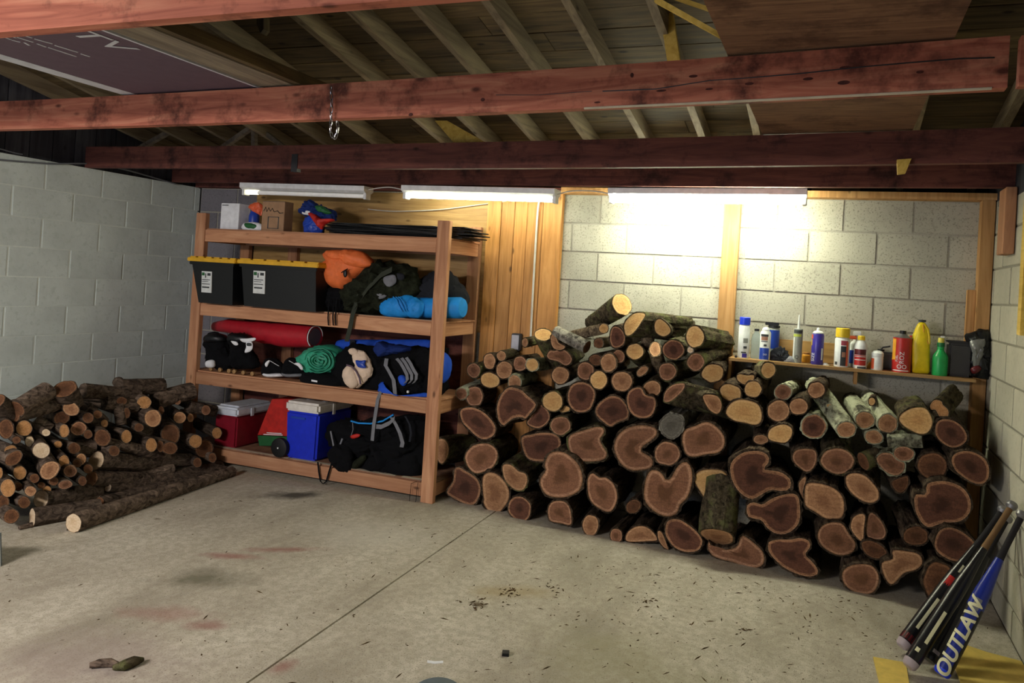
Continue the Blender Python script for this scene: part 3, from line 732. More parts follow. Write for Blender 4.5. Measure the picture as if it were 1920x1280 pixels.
LG('A', (1235, 805, 79, 79), 't'); LG('A', (1468, 765, 76, 82), 'p'); LG('A', (1590, 848, 80, 84), 'y')
LG('A', (1165, 1045, 90, 90), 'y', 'm', 'pale log end scored with parallel saw grooves', 'saw-scored log'); LG('A', (1425, 1005, 128, 135), 'r', 'd')
LG('A', [(700, 970), (765, 915), (870, 940), (925, 990), (985, 1040), (1005, 1090), (935, 1180), (915, 1205), (870, 1188), (800, 1200), (745, 1240), (705, 1268), (665, 1210), (650, 1120), (665, 1040)], 'r', 'd', 'big boot-shaped red-brown log end with scalloped lower edge', 'boot-shaped log', dy=-.03)
LG('A', [(960, 1190), (1040, 1080), (1110, 1120), (1135, 1200), (1080, 1270), (1010, 1290), (930, 1250)], 'r', 'd', 'rough dark split piece wedged right of the boot-shaped log', dy=.03)
LG('E', [(310, 60), (345, 25), (430, 20), (520, 60), (590, 125), (635, 200), (620, 270), (545, 310), (470, 290), (390, 215), (330, 150)], 'r', 'd', 'large slanting oval log end, highest big log beside the shelf post', 'slanting oval log')
LG('E', (1237, 185, 92, 85), 'p', 'm'); LG('A', (1265, 1115, 55, 30), 'y', 'm', dy=.04)
LG('E', [(80, 330), (130, 305), (180, 325), (205, 390), (195, 470), (150, 535), (110, 515), (80, 430)], 't', 'm', 'pointed tan log end poking out from behind the shelf post', dy=.05, ax=(.35, 1, .0))
LG('E', [(370, 430), (440, 365), (560, 350), (640, 400), (655, 480), (610, 570), (530, 610), (450, 625), (385, 570), (355, 490)], 'p', 'm')
LG('E', [(260, 590), (300, 570), (350, 600), (420, 640), (480, 700), (495, 800), (450, 900), (390, 915), (300, 880), (200, 820), (195, 780), (245, 700)], 'r', 'd', 'pitted triangular log end on the floor nearest the shelf unit', 'pitted triangular log')
LG('E', [(530, 640), (590, 615), (660, 640), (720, 700), (760, 780), (755, 870), (700, 955), (650, 995), (570, 970), (525, 900), (530, 870), (520, 800), (515, 700)], 't', 'd', 'tall tan log end with one dark heart spot, on the floor')
LG('E', [(700, 560), (750, 540), (800, 560), (850, 605), (915, 630), (930, 700), (900, 770), (850, 785), (790, 760), (720, 680)], 't', 'm', 'tan log end under a curl of mossy bark', 'mossy-curl log')
LG('E', (860, 950, 102, 115, -20), 'r', 'd'); LG('E', [(1120, 960), (1160, 890), (1250, 880), (1310, 920), (1335, 1010), (1330, 1100), (1240, 1085), (1140, 1060)], 'p')
LG('E', (1513, 1105, 74, 96), 't')
LG('E', [(880, 295), (960, 270), (1080, 250), (1180, 265), (1230, 310), (1230, 380), (1150, 460), (1110, 510), (1000, 510), (930, 480), (890, 400)], 'r', 'd', desc='big squarish pinkish log', dy=.03)
LG('E', [(1140, 440), (1240, 425), (1330, 470), (1410, 560), (1440, 680), (1410, 780), (1330, 830), (1240, 850), (1120, 830), (1060, 760), (1050, 680), (1100, 600), (1090, 540)], 'p', 'd', 'widest round log end left of the middle, notched at its upper left', 'notched round log', dy=-.02)
LG('E', [(1350, 260), (1480, 220), (1570, 195), (1635, 210), (1635, 260), (1600, 310), (1630, 380), (1665, 440), (1640, 495), (1550, 515), (1430, 510), (1350, 460), (1310, 380), (1310, 300)], 'p', 'm', 'molar-shaped pinkish log end with a waisted right edge', 'molar-shaped log')
LG('F', [(95, 500), (130, 455), (190, 490), (240, 490), (300, 540), (330, 620), (320, 700), (270, 765), (190, 740), (120, 680), (95, 600)], 'p', 'd', desc='big two-humped pinkish log')
LG('F', [(480, 75), (570, 75), (640, 100), (645, 150), (600, 195), (535, 240), (520, 280), (580, 315), (615, 355), (600, 410), (520, 430), (440, 430), (370, 390), (320, 310), (305, 230), (340, 150), (400, 100)], 'p', 'd', 'big C-shaped log end open towards the right', 'C-shaped log', centre=(430, 260), dy=-.02)
LG('F', (730, 298, 102, 94), 'p'); LG('F', [(850, 180), (870, 110), (960, 75), (1040, 45), (1120, 80), (1185, 160), (1185, 240), (1140, 290), (1040, 305), (940, 325), (880, 300), (855, 230)], 'p', 'd', 'big helmet-shaped pinkish log end in the middle of the pile', 'helmet-shaped log')
LG('F', [(555, 520), (590, 440), (640, 430), (690, 460), (720, 510), (760, 495), (800, 420), (850, 370), (900, 375), (930, 450), (925, 550), (890, 650), (830, 710), (815, 765), (760, 800), (680, 790), (590, 730), (545, 650)], 'p', 'd', 'heart-shaped log end with a lighter split across its lower left', 'heart-shaped log', centre=(720, 620), dy=-.03)
LG('F', [(945, 500), (990, 440), (1080, 425), (1180, 440), (1225, 510), (1225, 600), (1180, 680), (1130, 710), (1060, 690), (1000, 610)], 'y', 'd', 'cracked yellowish log end resting above the leaning mossy log', dy=.02)
LG('F', (1133, 962, 135, 58, 12), 't', 'm', 'mossy log leaning forward with its tan end facing down', 'leaning mossy log', ax=(0, .42, .9), n=(0, -.62, -.78), L=.3, dy=-.04)
LG('F', (322, 955, 47, 58), 'p'); LG('F', [(395, 980), (420, 920), (490, 880), (560, 885), (620, 930), (650, 990), (560, 1000), (430, 1005)], 't', 'd', 'half-moon log end lying flat side down on the floor', 'half-moon log')
LG('F', [(720, 870), (750, 830), (820, 825), (900, 870), (970, 930), (1010, 1000), (980, 1070), (900, 1085), (830, 1070), (770, 1030), (720, 950)], 'r', 'd', desc='big slanting red-brown log')
LG('F', [(655, 920), (690, 935), (735, 1050), (735, 1065), (700, 1045), (660, 985)], 't', 'd', 'thin split sliver leaning on a big floor log', dy=.0)
LG('G', [(-55, 760), (-20, 815), (60, 835), (160, 830), (220, 790), (240, 710), (290, 720), (380, 790), (440, 850), (460, 920), (440, 980), (370, 1005), (270, 990), (160, 950), (60, 925), (-20, 890), (-60, 830)], 'p', 'd', 'long boat-shaped log end on the floor below the leaning mossy log', 'boat-shaped log', centre=(250, 880), dy=.01)
LG('G', [(280, -63), (400, -73), (480, -43), (505, 17), (465, 70), (455, 98), (530, 107), (620, 127), (690, 180), (705, 230), (680, 285), (600, 295), (520, 285), (430, 330), (350, 370), (270, 340), (200, 270), (155, 170), (145, 60), (190, -10)], 'r', 'd', 'huge kidney-shaped dark log end with a lobe to the right', 'kidney-shaped log', centre=(350, 150), dy=-.04)
LG('G', [(300, 430), (360, 400), (440, 420), (520, 370), (600, 340), (700, 320), (765, 340), (785, 420), (785, 560), (740, 640), (660, 690), (570, 690), (490, 640), (430, 565), (360, 550), (305, 520)], 'r', 'd', 'big dark log end with a knob at its left', 'knobbed log', centre=(590, 510))
LG('G', [(850, 230), (960, 225), (1080, 260), (1160, 320), (1195, 400), (1190, 500), (1150, 550), (1030, 550), (930, 490), (840, 430), (830, 330)], 't', 'd', 'large log end with a dark round heart ring', 'dark-hearted log')
LG('G', [(775, 240), (800, 190), (840, 165), (838, 220), (818, 300), (830, 375), (795, 335)], 't', 'd', 'thin crescent split along the left side of the dark-hearted log', dy=.01)
LG('G', [(1215, 160), (1290, 130), (1380, 150), (1450, 210), (1510, 290), (1510, 370), (1450, 405), (1370, 390), (1280, 330), (1220, 250)], 't', 'd', 'tan oval log end with knotty dimples')
LG('G', [(1255, 620), (1290, 530), (1385, 515), (1378, 640), (1365, 760), (1290, 700)], 't', 'd', 'left half of the log split in two, lighter half', 'split-in-half log'); LG('G', [(1435, 500), (1500, 530), (1560, 610), (1580, 690), (1540, 740), (1415, 720), (1400, 610)], 'p', 'd', 'right half of the log split in two, darker half', dy=.02)
LG('G', [(950, 700), (990, 620), (1080, 585), (1180, 600), (1240, 690), (1300, 780), (1270, 860), (1170, 890), (1070, 860), (980, 790)], 'p', 'd')
LG('G', [(1360, 770), (1440, 755), (1540, 800), (1590, 870), (1520, 920), (1430, 900), (1370, 840)], 'b', 'd')
LG('G', [(1180, 1050), (1240, 990), (1340, 970), (1450, 985), (1510, 1060), (1510, 1150), (1460, 1230), (1370, 1245), (1260, 1210), (1190, 1140)], 'p', 'd')
LG('G', [(500, 770), (580, 745), (700, 745), (780, 730), (860, 750), (885, 800), (855, 850), (835, 885), (880, 930), (940, 1000), (950, 1060), (870, 1085), (760, 1060), (640, 1000), (550, 920), (500, 850)], 'r', 'd', 'broad dark log end on the floor with a notch in its right side', 'side-notched floor log', centre=(700, 890))
LG('D', (205, 430, 85, 75), 't', 'h', 'hollow-centred tan log end with lichen on its bark', 'hollow log', ax=(-.15, 1, .1)); LG('D', (415, 460, 88, 84), 't', 'h', ax=(-.2, 1, .16)); LG('D', (288, 587, 78, 62, 15), 't', 'h'); LG('D', (270, 258, 30, 36), 'y', 'd', dy=.1)
LG('D', (565, 740, 93, 66, 8), 'p', 'h', dy=-.01)
LG('D', [(310, 790), (360, 735), (450, 740), (500, 790), (570, 830), (560, 900), (500, 940), (420, 920), (350, 860)], 'p', 'h', dy=.01)
LG('D', [(520, 420), (560, 360), (660, 315), (760, 320), (810, 380), (830, 460), (790, 540), (720, 560), (640, 530), (560, 480)], 'y', 'm', 'largest pale log end near the top right, shaped like an egg', 'pale egg-shaped log', dy=-.02)
LG('D', [(810, 290), (850, 245), (910, 255), (925, 290), (975, 340), (965, 400), (900, 400), (870, 350), (850, 330), (815, 335)], 'l', 'm', 'forked log end with green bark at the top right of the pile', 'forked green log', ax=(.3, 1, .1), centre=(900, 330))
LG('D', [(860, 480), (900, 430), (990, 425), (1080, 470), (1140, 550), (1140, 620), (1080, 670), (1000, 680), (910, 630), (860, 560)], 'r', 'd'); LG('D', [(690, 840), (720, 770), (800, 735), (880, 740), (950, 800), (960, 880), (910, 960), (820, 980), (740, 940), (700, 890)], 'b', 'd')
LG('D', [(1005, 800), (1040, 740), (1140, 715), (1240, 740), (1320, 800), (1350, 880), (1340, 970), (1280, 1020), (1200, 1005), (1110, 950), (1040, 890)], 'r', 'd', 'big slanting log end touching the corner stud', 'corner log')
LG('H', [(510, 85), (620, 70), (720, 110), (765, 180), (760, 260), (700, 310), (600, 320), (510, 345), (450, 280), (430, 200), (440, 150), (500, 148)], 'r', 'd', 'huge dark log end with a square bite at upper left', 'square-bitten log', centre=(600, 210), dy=-.02)
LG('D', [(455, 1000), (540, 960), (600, 950), (600, 1040), (540, 1100), (480, 1070)], 'b', 'd', dy=.04)
LG('H', (437, 398, 75, 57), 'b'); LG('H', [(555, 420), (590, 360), (660, 350), (740, 390), (795, 450), (780, 520), (700, 550), (620, 530), (560, 480)], 'r')
LG('H', [(235, 560), (300, 535), (300, 485), (390, 490), (460, 510), (478, 560), (440, 600), (370, 620), (330, 660), (290, 690), (250, 640)], 't', 'd', 'star-shaped jagged log end low at the right', 'star-shaped log', centre=(350, 570)); LG('H', (575, 670, 90, 115), 'b', 'd')
LG('C', [(205, 320), (230, 300), (300, 312), (360, 310), (360, 350), (320, 395), (270, 395), (215, 360)], 'y', 'd', 'pale half-round log end below the left end of the bottle shelf', 'pale half-round log'); LG('C', (355, 440, 79, 74), 'y'); LG('C', (495, 265, 66, 72), 'y', 'm', 'pale log end with green bark touching the bottle shelf', 'green-barked shelf log', ax=(-.25, 1, -.1))
LG('C', (148, 470, 102, 74, 15), 'y', 'd', 'pale log end with a diagonal dark split'); LG('C', [(105, 640), (150, 570), (230, 535), (320, 545), (400, 580), (435, 660), (425, 740), (370, 770), (280, 750), (180, 730), (115, 680)], 'y', 'd', 'largest pale log end below the stud foot, rounded trapezoid', 'pale trapezoid log')
LG('C', (630, 465, 76, 70), 'p', 'h'); LG('C', (590, 640, 100, 98), 't'); LG('C', (775, 600, 86, 74), 't', 'd', 'tan log end under a loose crescent of bark', 'crescent-bark log'); LG('C', (940, 448, 77, 73), 't')
LG('C', (915, 785, 113, 108), 'r', 'h'); LG('C', [(500, 830), (550, 785), (640, 765), (710, 800), (710, 870), (660, 930), (590, 930), (500, 900)], 'y', 'd', dy=-.02); LG('C', (425, 905, 68, 44), 't')
LG('C', [(720, 1050), (760, 1000), (850, 990), (930, 1010), (940, 1100), (900, 1180), (840, 1200), (780, 1160), (730, 1110)], 'p', 'd', ax=(-.1, 1, .1)); LG('C', [(980, 1080), (1030, 1010), (1140, 985), (1240, 1020), (1290, 1100), (1240, 1190), (1140, 1225), (1040, 1190), (985, 1130)], 'p', 'm', ax=(-.05, 1, .1))
LG('C', (1215, 812, 87, 70), 't', 'h', 'tan log end with pale lichen-streaked body rising to upper left', 'lichen-streaked log', ax=(-.42, .8, .42), n=(.05, -1, -.05), dy=-.03); LG('C', (1082, 610, 52, 22, 30), 'y', 'h', dy=.08)
LG('B', [(450, 400), (445, 340), (480, 280), (540, 235), (610, 228), (640, 250), (600, 320), (560, 380), (510, 430), (465, 438)], 'y', 'm', 'long pale slanting log face with small dark holes, on top', 'holed pale log', ax=(.75, .65, -.05), n=(-.35, -.8, .35), L=.34)
LG('B', [(725, 350), (740, 300), (780, 285), (840, 330), (875, 390), (850, 430), (800, 445), (740, 410)], 'y', 'm'); LG('B', (1100, 450, 84, 98), 'y', 'm', ax=(.3, 1, -.1), dy=-.03)
LG('B', (255, 372, 42, 43), 'y', 's', ax=(-.9, .5, -.25), n=(.3, -1, .1), L=.3, dy=-.03); LG('B', [(330, 380), (360, 355), (410, 375), (450, 440), (440, 510), (390, 545), (340, 540), (315, 470)], 'r', 'd')
LG('B', (210, 508, 42, 44), 'b', 's'); LG('B', (182, 665, 62, 50), 'b'); LG('B', (300, 690, 72, 86), 't', 's', 'knotty log end ringed by pale torn wood', 'knotty log', dy=-.02); LG('B', (392, 632, 58, 60), 'p')
LG('B', (545, 585, 77, 71), 'y', 'm', ax=(.1, .9, -.35)); LG('B', (730, 565, 50, 66), 't', 'w' if 'w' in BK else 's', 'small hollow log end with white broken top', ax=(.05, .7, -.6)); LG('B', (900, 570, 99, 88), 'r', 'm'); LG('B', (1055, 570, 27, 27), 'w', 'g', 'small round white stub among the top logs', dy=-.02)
LG('B', (1105, 682, 78, 80), 'p', 'm', ax=(.25, 1, .12)); LG('B', (1262, 785, 101, 83), 'y', 'd'); LG('B', (612, 765, 58, 34, -40), 't', 's'); LG('B', (845, 770, 81, 80), 'p', 'm', ax=(.2, 1, 0)); LG('B', (703, 927, 80, 72), 't', 'm', ax=(.05, 1, .2))
LG('B', (423, 860, 94, 91), 't'); LG('B', [(475, 990), (520, 930), (600, 920), (640, 985), (720, 1010), (735, 1080), (700, 1170), (620, 1200), (530, 1170), (480, 1090)], 'r', 'd', desc='big scalloped red-brown log')
LG('B', [(185, 1110), (230, 1050), (310, 1000), (390, 1005), (450, 1060), (485, 1130), (470, 1200), (380, 1240), (320, 1275), (250, 1230), (190, 1170)], 'r', 'd', 'big shield-shaped red log end pointing down', 'shield-shaped log')
LG('B', [(810, 1040), (830, 950), (900, 890), (1000, 880), (990, 940), (920, 1010), (860, 1050)], 'p', 'm', 'thick furrowed fork with one leaf-shaped and one oval cut, centre of pile', 'thick furrowed fork', ax=(.9, .4, -.2), n=(-.55, -.8, .1), L=.42, dy=-.03)
fk = LG('B', [(1170, 1000), (1230, 980), (1310, 1000), (1345, 1070), (1330, 1140), (1290, 1160), (1220, 1110)], 't', 'm', 'right oval cut of the thick furrowed fork', ax=(-.75, .6, .15), n=(.3, -1, 0), L=.34, dy=-.05)
LG('F', [(670, 60), (700, 15), (760, -20), (850, 10), (855, 100), (800, 165), (750, 175), (690, 130)], 'g', 'g', 'grey weathered log end below the thick furrowed fork', 'grey weathered end', dy=-.03)
LG('F', (460, 720, 62, 52, -30), 'b', 'd', dy=.05, desc='small charred log')
# the fork is one log with two cuts: its second arm becomes a part of the first
fl_ = [l for l in LOGS if l[5] == 'thick furrowed fork'][0][4]; LOGS[:] = [l for l in LOGS if l[4] is not fk]
fk.location = fk.location-fl_.location; fk.parent = fl_; fk.name = 'branch'
# logs that lie along the pile, seen from the side
def slog(crop, a, b, r0, r1, bark, tone, lab, dy=(0, 0), pile='right', nick=None, bend=0, yab=None, taper=None, r_px=True):
    """log whose ends are at crop pixels a and b; a is the visible cut"""
    ua, ub = cu_(crop, *a), cu_(crop, *b); s = CR[crop][2]
    if yab: Pa, Pb = (at(*ua, yab[0][0], yab[0][1]), at(*ub, yab[1][0], yab[1][1]))
    else:
        P = []
        for uu, d in ((ua, dy[0]), (ub, dy[1])):
            y = -.5
            for _ in range(3): q = at(*uu, 1, y); y = yface(q.x, q.z)+d
            P.append(at(*uu, 1, y))
        Pa, Pb = P
    A = (Pb-Pa); Ln = A.length; A.normalize(); R = r0/s*((Pa-CAM).length)/FL
    R1 = r1/s*((Pb-CAM).length)/FL
    e1 = A.cross(Vector((0, 0, 1))).normalized(); e2 = e1.cross(A); N = 22; seed = len(LOGS)+1
    ring = [Pa+(e1*math.cos(2*PI*i/N)+e2*math.sin(2*PI*i/N))*R*(1+.08*noise.noise(Vector((i*.6, seed, 0)))) for i in range(N)]
    lo, _ = log_body(ring, -A, A, Ln, .003, BK[bark], TONE[tone][0], seed, nseg=12, taper=R1/R, furrow=.07, bend=bend)
    m = ((ua[0]+ub[0])/2, (ua[1]+ub[1])/2)
    LOGS.append([m[0], m[1], r0/s, 'log', lo, nick, pile, lab]); return lo
slog('A', (1480, 545), (1190, 400), 58, 50, 'g', 'b', 'grey weathered log lying sideways near the conduit, topmost left', dy=(0, 0), nick='grey weathered log')
slog('B', (425, 150), (150, 330), 105, 75, 'm', 'y', 'mossy furrowed log on the very top of the pile, tilted up', dy=(-.08, .14), nick='topmost mossy log')
slog('B', (900, 330), (1090, 350), 60, 45, 'm', 'y', 'bright green mossy log at the back of the pile top', dy=(.22, .28), nick='bright green mossy log')
slog('D', (740, 620), (420, 620), 55, 60, 'h', 'g', 'white-patched log lying sideways under the pale egg-shaped log', dy=(.03, .02), nick='white-patched log')
slog('D', (190, 810), (330, 760), 75, 70, 'm', 'b', 'stubby bark-covered log lying sideways left of a rounded log', dy=(.0, .06))
slog('B', (670, 400), (650, 560), 60, 55, 's', 'b', 'smooth brown log standing upright behind the top logs', dy=(.08, .12))

# ---- pile of thin logs by the pale green wall
def xfaceL(z): return 1.02-.45*z
def llog(x, y, rx, ry, rot=0, tone='l', lab=None, nick=None, ax=None, L=None, dx=0, bark='l', desc=None):
    seed = len(LOGS)+1; rnd = random.Random(seed*17); N = 24; rot = math.radians(rot); pts = []
    for k in range(12):
        a = 2*PI*k/12; q = 1+.04*(rnd.random()-.5)*2; p, r = rx*math.cos(a)*q, ry*math.sin(a)*q
        pts.append(cu_('P', x+p*math.cos(rot)-r*math.sin(rot), y+p*math.sin(rot)+r*math.cos(rot)))
    pp = smooth_closed(pts, N); u, v = cu_('P', x, y); X = .8
    for _ in range(3): C = at(u, v, 0, X); X = xfaceL(C.z)+dx
    X += rnd.uniform(-.04, .04); C = at(u, v, 0, X)
    A = Vector(ax).normalized() if ax else Vector((-1, rnd.uniform(.1, .55), rnd.uniform(-.03, .10))).normalized()
    n_ = (-A+Vector((.1, -.35, 0))).normalized()
    ring = [atp(*q, C, n_) for q in pp]; R = sum((p-C).length for p in ring)/N
    LL = L or min(.62, (X-.04)/max(.4, -A.x))
    lo, R = log_body(ring, n_, A, LL, .002+.04*R, BK[bark], TONE[tone][0], seed, nseg=6, taper=.92, furrow=.04, bend=rnd.uniform(-.02, .02))
    rpx = (rx+ry)/2/3.879; size = 'slim' if rpx < 9 else 'small' if rpx < 12.5 else 'thick'
    LOGS.append([u, v, rpx, desc or f'{size} {TONE[tone][1]} limb end', lo, nick, 'left', lab]); return lo
for a in ((175, 475, 57, 55, 0, 'l'), (45, 480, 55, 72, 0, 'b'), (467, 495, 34, 47), (335, 507, 30, 25, 0, 'w'), (570, 478, 58, 47, -15, 'p'), (745, 545, 58, 62, -25, 'b'), (920, 535, 37, 47),
          (1048, 288, 50, 45), (1308, 398, 44, 42, 0, 't'), (1498, 344, 32, 36, 0, 'p'), (1577, 510, 34, 40), (1422, 570, 45, 47), (1485, 625, 66, 64, -30, 'b'), (1545, 690, 28, 34, 0, 'b'),
          (1435, 725, 30, 34, 0, 'b'), (1100, 597, 40, 48), (1165, 607, 25, 42, 0, 'b'), (1235, 620, 55, 44, 0, 'b'), (760, 440, 25, 27), (710, 375, 32, 28, 0, 'b'), (922, 365, 22, 37, 0, 'b'), (215, 570, 31, 39, 0, 'w'),
          (75, 638, 47, 37, -20), (98, 695, 70, 44, -35, 'b'), (422, 592, 28, 24, 0, 'l'), (465, 718, 37, 47), (510, 787, 48, 43, 0, 'p'), (143, 798, 46, 49), (0, 800, 18, 40), (58, 910, 52, 64),
          (475, 885, 52, 30, -10, 'p'), (222, 932, 41, 36, 0, 't'), (340, 922, 30, 27), (175, 1015, 44, 42, 0, 'b'), (83, 1115, 58, 48, -25, 'b'), (450, 400, 58, 45, -20, 'b'), (1172, 345, 20, 30, 0, 'b'), (885, 278, 38, 28, 0, 'b'),
          (1290, 282, 24, 22, 0, 'p'), (25, 1010, 40, 50, 0, 'b'), (640, 400, 40, 36, 0, 'b'), (830, 640, 40, 36, 0, 'b'), (640, 520, 30, 30, 0, 'b'), (1385, 400, 22, 30, 0, 't'), (250, 840, 34, 34, 0, 'b'), (390, 860, 34, 30, 0, 'b'), (1010, 470, 34, 30, 0, 'b'), (540, 620, 44, 40, 0, 'b'), (590, 700, 36, 40, 0, 't'), (600, 860, 30, 34, 0, 'b'), (560, 730, 30, 30, 0, 'b'), (640, 770, 34, 32, 0, 'b'), (130, 900, 34, 30, 0, 'b'), (300, 890, 26, 24, 0, 'b'), (120, 560, 30, 26, 0, 'b')):
    llog(*a)
llog(1112, 402, 60, 62, 0, 't', 'thickest round tan limb end in the upper middle of the left pile', 'thickest round limb end', dx=.03)
llog(300, 635, 62, 57, 0, 'w', 'thick pale limb end, brightest in the left half of the left pile', 'brightest thick limb end', dx=.03)
llog(360, 780, 78, 58, -40, 't', 'widest slanting oval limb end low in the left pile', 'widest oval limb end', dx=.03)
llog(1240, 520, 66, 74, 0, 'b', 'big dark round limb end below a round tan one, left pile', 'big dark limb end')
llog(515, 335, 62, 48, 20, 't', 'splintered orange limb end near the top of the left pile', 'splintered orange limb end', dx=.03)
for a, b, r0, r1, tone, lab, ya, nick, bend in (
    ((535, 1165), (1690, 790), 52, 30, 'w', 'long straight pole on the floor along the front of the left pile', None, 'long floor pole', .02),
    ((235, 1125), (720, 1045), 50, 44, 'w', 'second thick pole behind the long floor pole, with a broken pale end', None, 'second floor pole', .02),
    ((300, 990), (700, 940), 48, 50, 'w', 'bark-covered log with pale oval end above the second floor pole', .14, None, .01),
    ((700, 712), (1200, 735), 52, 50, 'w', 'thick horizontal limb with a whitish round cut, centre of the left pile', .40, 'whitish-cut limb', 0),
    ((1378, 700), (1080, 745), 38, 45, 'w', 'limb with a white ring end pointing right, front of left pile', .36, 'white-ringed limb', .02),
    ((760, 570), (1260, 700), 22, 40, 't', 'curved limb dipping to the right above the whitish-cut limb', .42, None, .04),
    ((665, 845), (1100, 850), 42, 40, 't', 'dark limb with a tan oval cut below the whitish-cut limb', .24, None, .01),
    ((1240, 870), (720, 880), 45, 46, 'b', 'knobbly dark limb ending at the right with a broken tip', .22, None, .0),
    ((1255, 765), (960, 850), 26, 34, 'b', 'upward-bent dark limb tip beside the white-ringed limb', .28, None, .02),
    ((728, 1022), (1640, 782), 36, 26, 'b', 'thin dark pole squeezed behind the long floor pole', None, None, 0),
    ((785, 908), (1150, 895), 22, 30, 'w', 'small limb with a tiny white oval end low in the left pile', .15, None, .01),
    ((713, 1012), (1100, 930), 34, 36, 'w', 'limb with a pale pointed end just above the long floor pole', .11, None, .01),
    ((1600, 755), (1150, 870), 40, 44, 'b', 'dark limb lying beside the long floor pole, near the shelf unit', .12, None, .02),
    ((1180, 170), (865, 180), 46, 50, 'b', 'thick round log lying on the very top of the left pile', .86, 'topmost left-pile log', 0),
    ((1010, 232), (600, 205), 30, 44, 'w', 'peeled pale-topped limb lying near the top of the left pile', .80, 'peeled limb', .02),
    ((882, 452), (862, 262), 26, 30, 'b', 'thin branch hanging down from the peeled limb', .62, None, 0),
    ((120, 335), (345, 205), 46, 52, 'b', 'slanting log leaning on the pale green wall, far left top', .5, None, 0),
    ((95, 375), (440, 285), 44, 40, 'b', 'gnarled limb crossing below the slanting far-left log', .62, None, .02),
    ((470, 190), (530, 300), 60, 52, 'b', 'stub log standing upright at the top of the left pile', .5, None, 0),
    ((1395, 205), (1120, 275), 52, 56, 'b', 'broken-ended log at the top right of the left pile', .66, None, .01),
    ((-30, 280), (95, 390), 44, 50, 'b', 'log cut off by the left photo edge at the pile top', .6, None, 0),
    ((690, 610), (540, 620), 58, 55, 'b', 'grey-barked chunk in the middle of the left pile', .66, None, 0),
    ((740, 450), (610, 340), 45, 48, 'b', 'short grey limb slanting down in the upper left pile', .72, None, 0),
    ((1170, 520), (1000, 505), 40, 42, 'b', 'short scraped limb right of a hollow limb end', .72, None, 0),
    ((1000, 310), (760, 290), 36, 40, 'b', 'dark limb below the peeled limb', .7, None, 0),
    ((330, 1150), (140, 1200), 14, 10, 'b', 'thin twig on the floor in front of the second floor pole', None, None, 0),
    ((700, 770), (690, 830), 14, 12, 'p', 'little pink broken spur below the whitish round cut', .42, None, 0),
    ((370, 480), (250, 420), 30, 34, 'b', 'small dark limb ending in a pale break, upper left pile', .72, None, 0),
    ((1560, 350), (1370, 320), 34, 36, 'b', 'dark limb next to the red cooler at pile top', .55, None, 0)):
    s = 3.879
    if ya is None:
        rr = r0/s/FL*4.6; pa = at(*cu_('P', *a), 2, rr+.003); rb_ = r1/s/FL*4.6; pb = at(*cu_('P', *b), 2, rb_+.003)
        slog('P', a, b, r0, r1, 'l', tone, lab, pile='left', nick=nick, bend=0, yab=((2, rr+.003), (2, rb_+.003)))
    else:
        # depth: on the sloping front of the pile
        X0 = .62+.5*(1-ya)*.6
        slog('P', a, b, r0, r1, 'l', tone, lab, pile='left', nick=nick, bend=bend, yab=((0, X0+.03), (0, X0-.02)))

# labels: hand-written where the log has a look of its own, else by its nearest landmark
LM = [(l[0], l[1], 'the '+l[5], l[6]) for l in LOGS if l[5]]
LMX = [(1372, 700, 'the stud foot', 'right'), (805, 860, 'the shelf post', 'right'), (1850, 900, 'the corner stud', 'right'), (445, 800, 'the red cooler', 'left')]
used = set()
def dirw(dx, dy):
    a = math.degrees(math.atan2(-dy, dx)) % 360
    return ['right of', 'above and right of', 'above', 'above and left of', 'left of', 'below and left of', 'below', 'below and right of'][int((a+22.5)//45) % 8]
for l in LOGS:
    o = l[4]; g = 'firewood logs in the large pile by the block wall' if l[6] == 'right' else 'limbs in the smaller pile by the pale green wall'
    lab = l[7]
    if not lab:
        c = sorted([(math.dist((l[0], l[1]), (x, y)), x, y, nk) for x, y, nk, p in LM+LMX if p == l[6]])
        done = False
        for k in range(len(c)):
            d, x, y, nk = c[k]; near = 'just ' if d < 75 else ''
            q = f"{l[3]} {near}{dirw(l[0]-x, l[1]-y)} {nk}"
            if q not in used: lab = q; done = True; break
        if not done: lab = q
    used.add(lab); tag(o, lab, 'log', g)

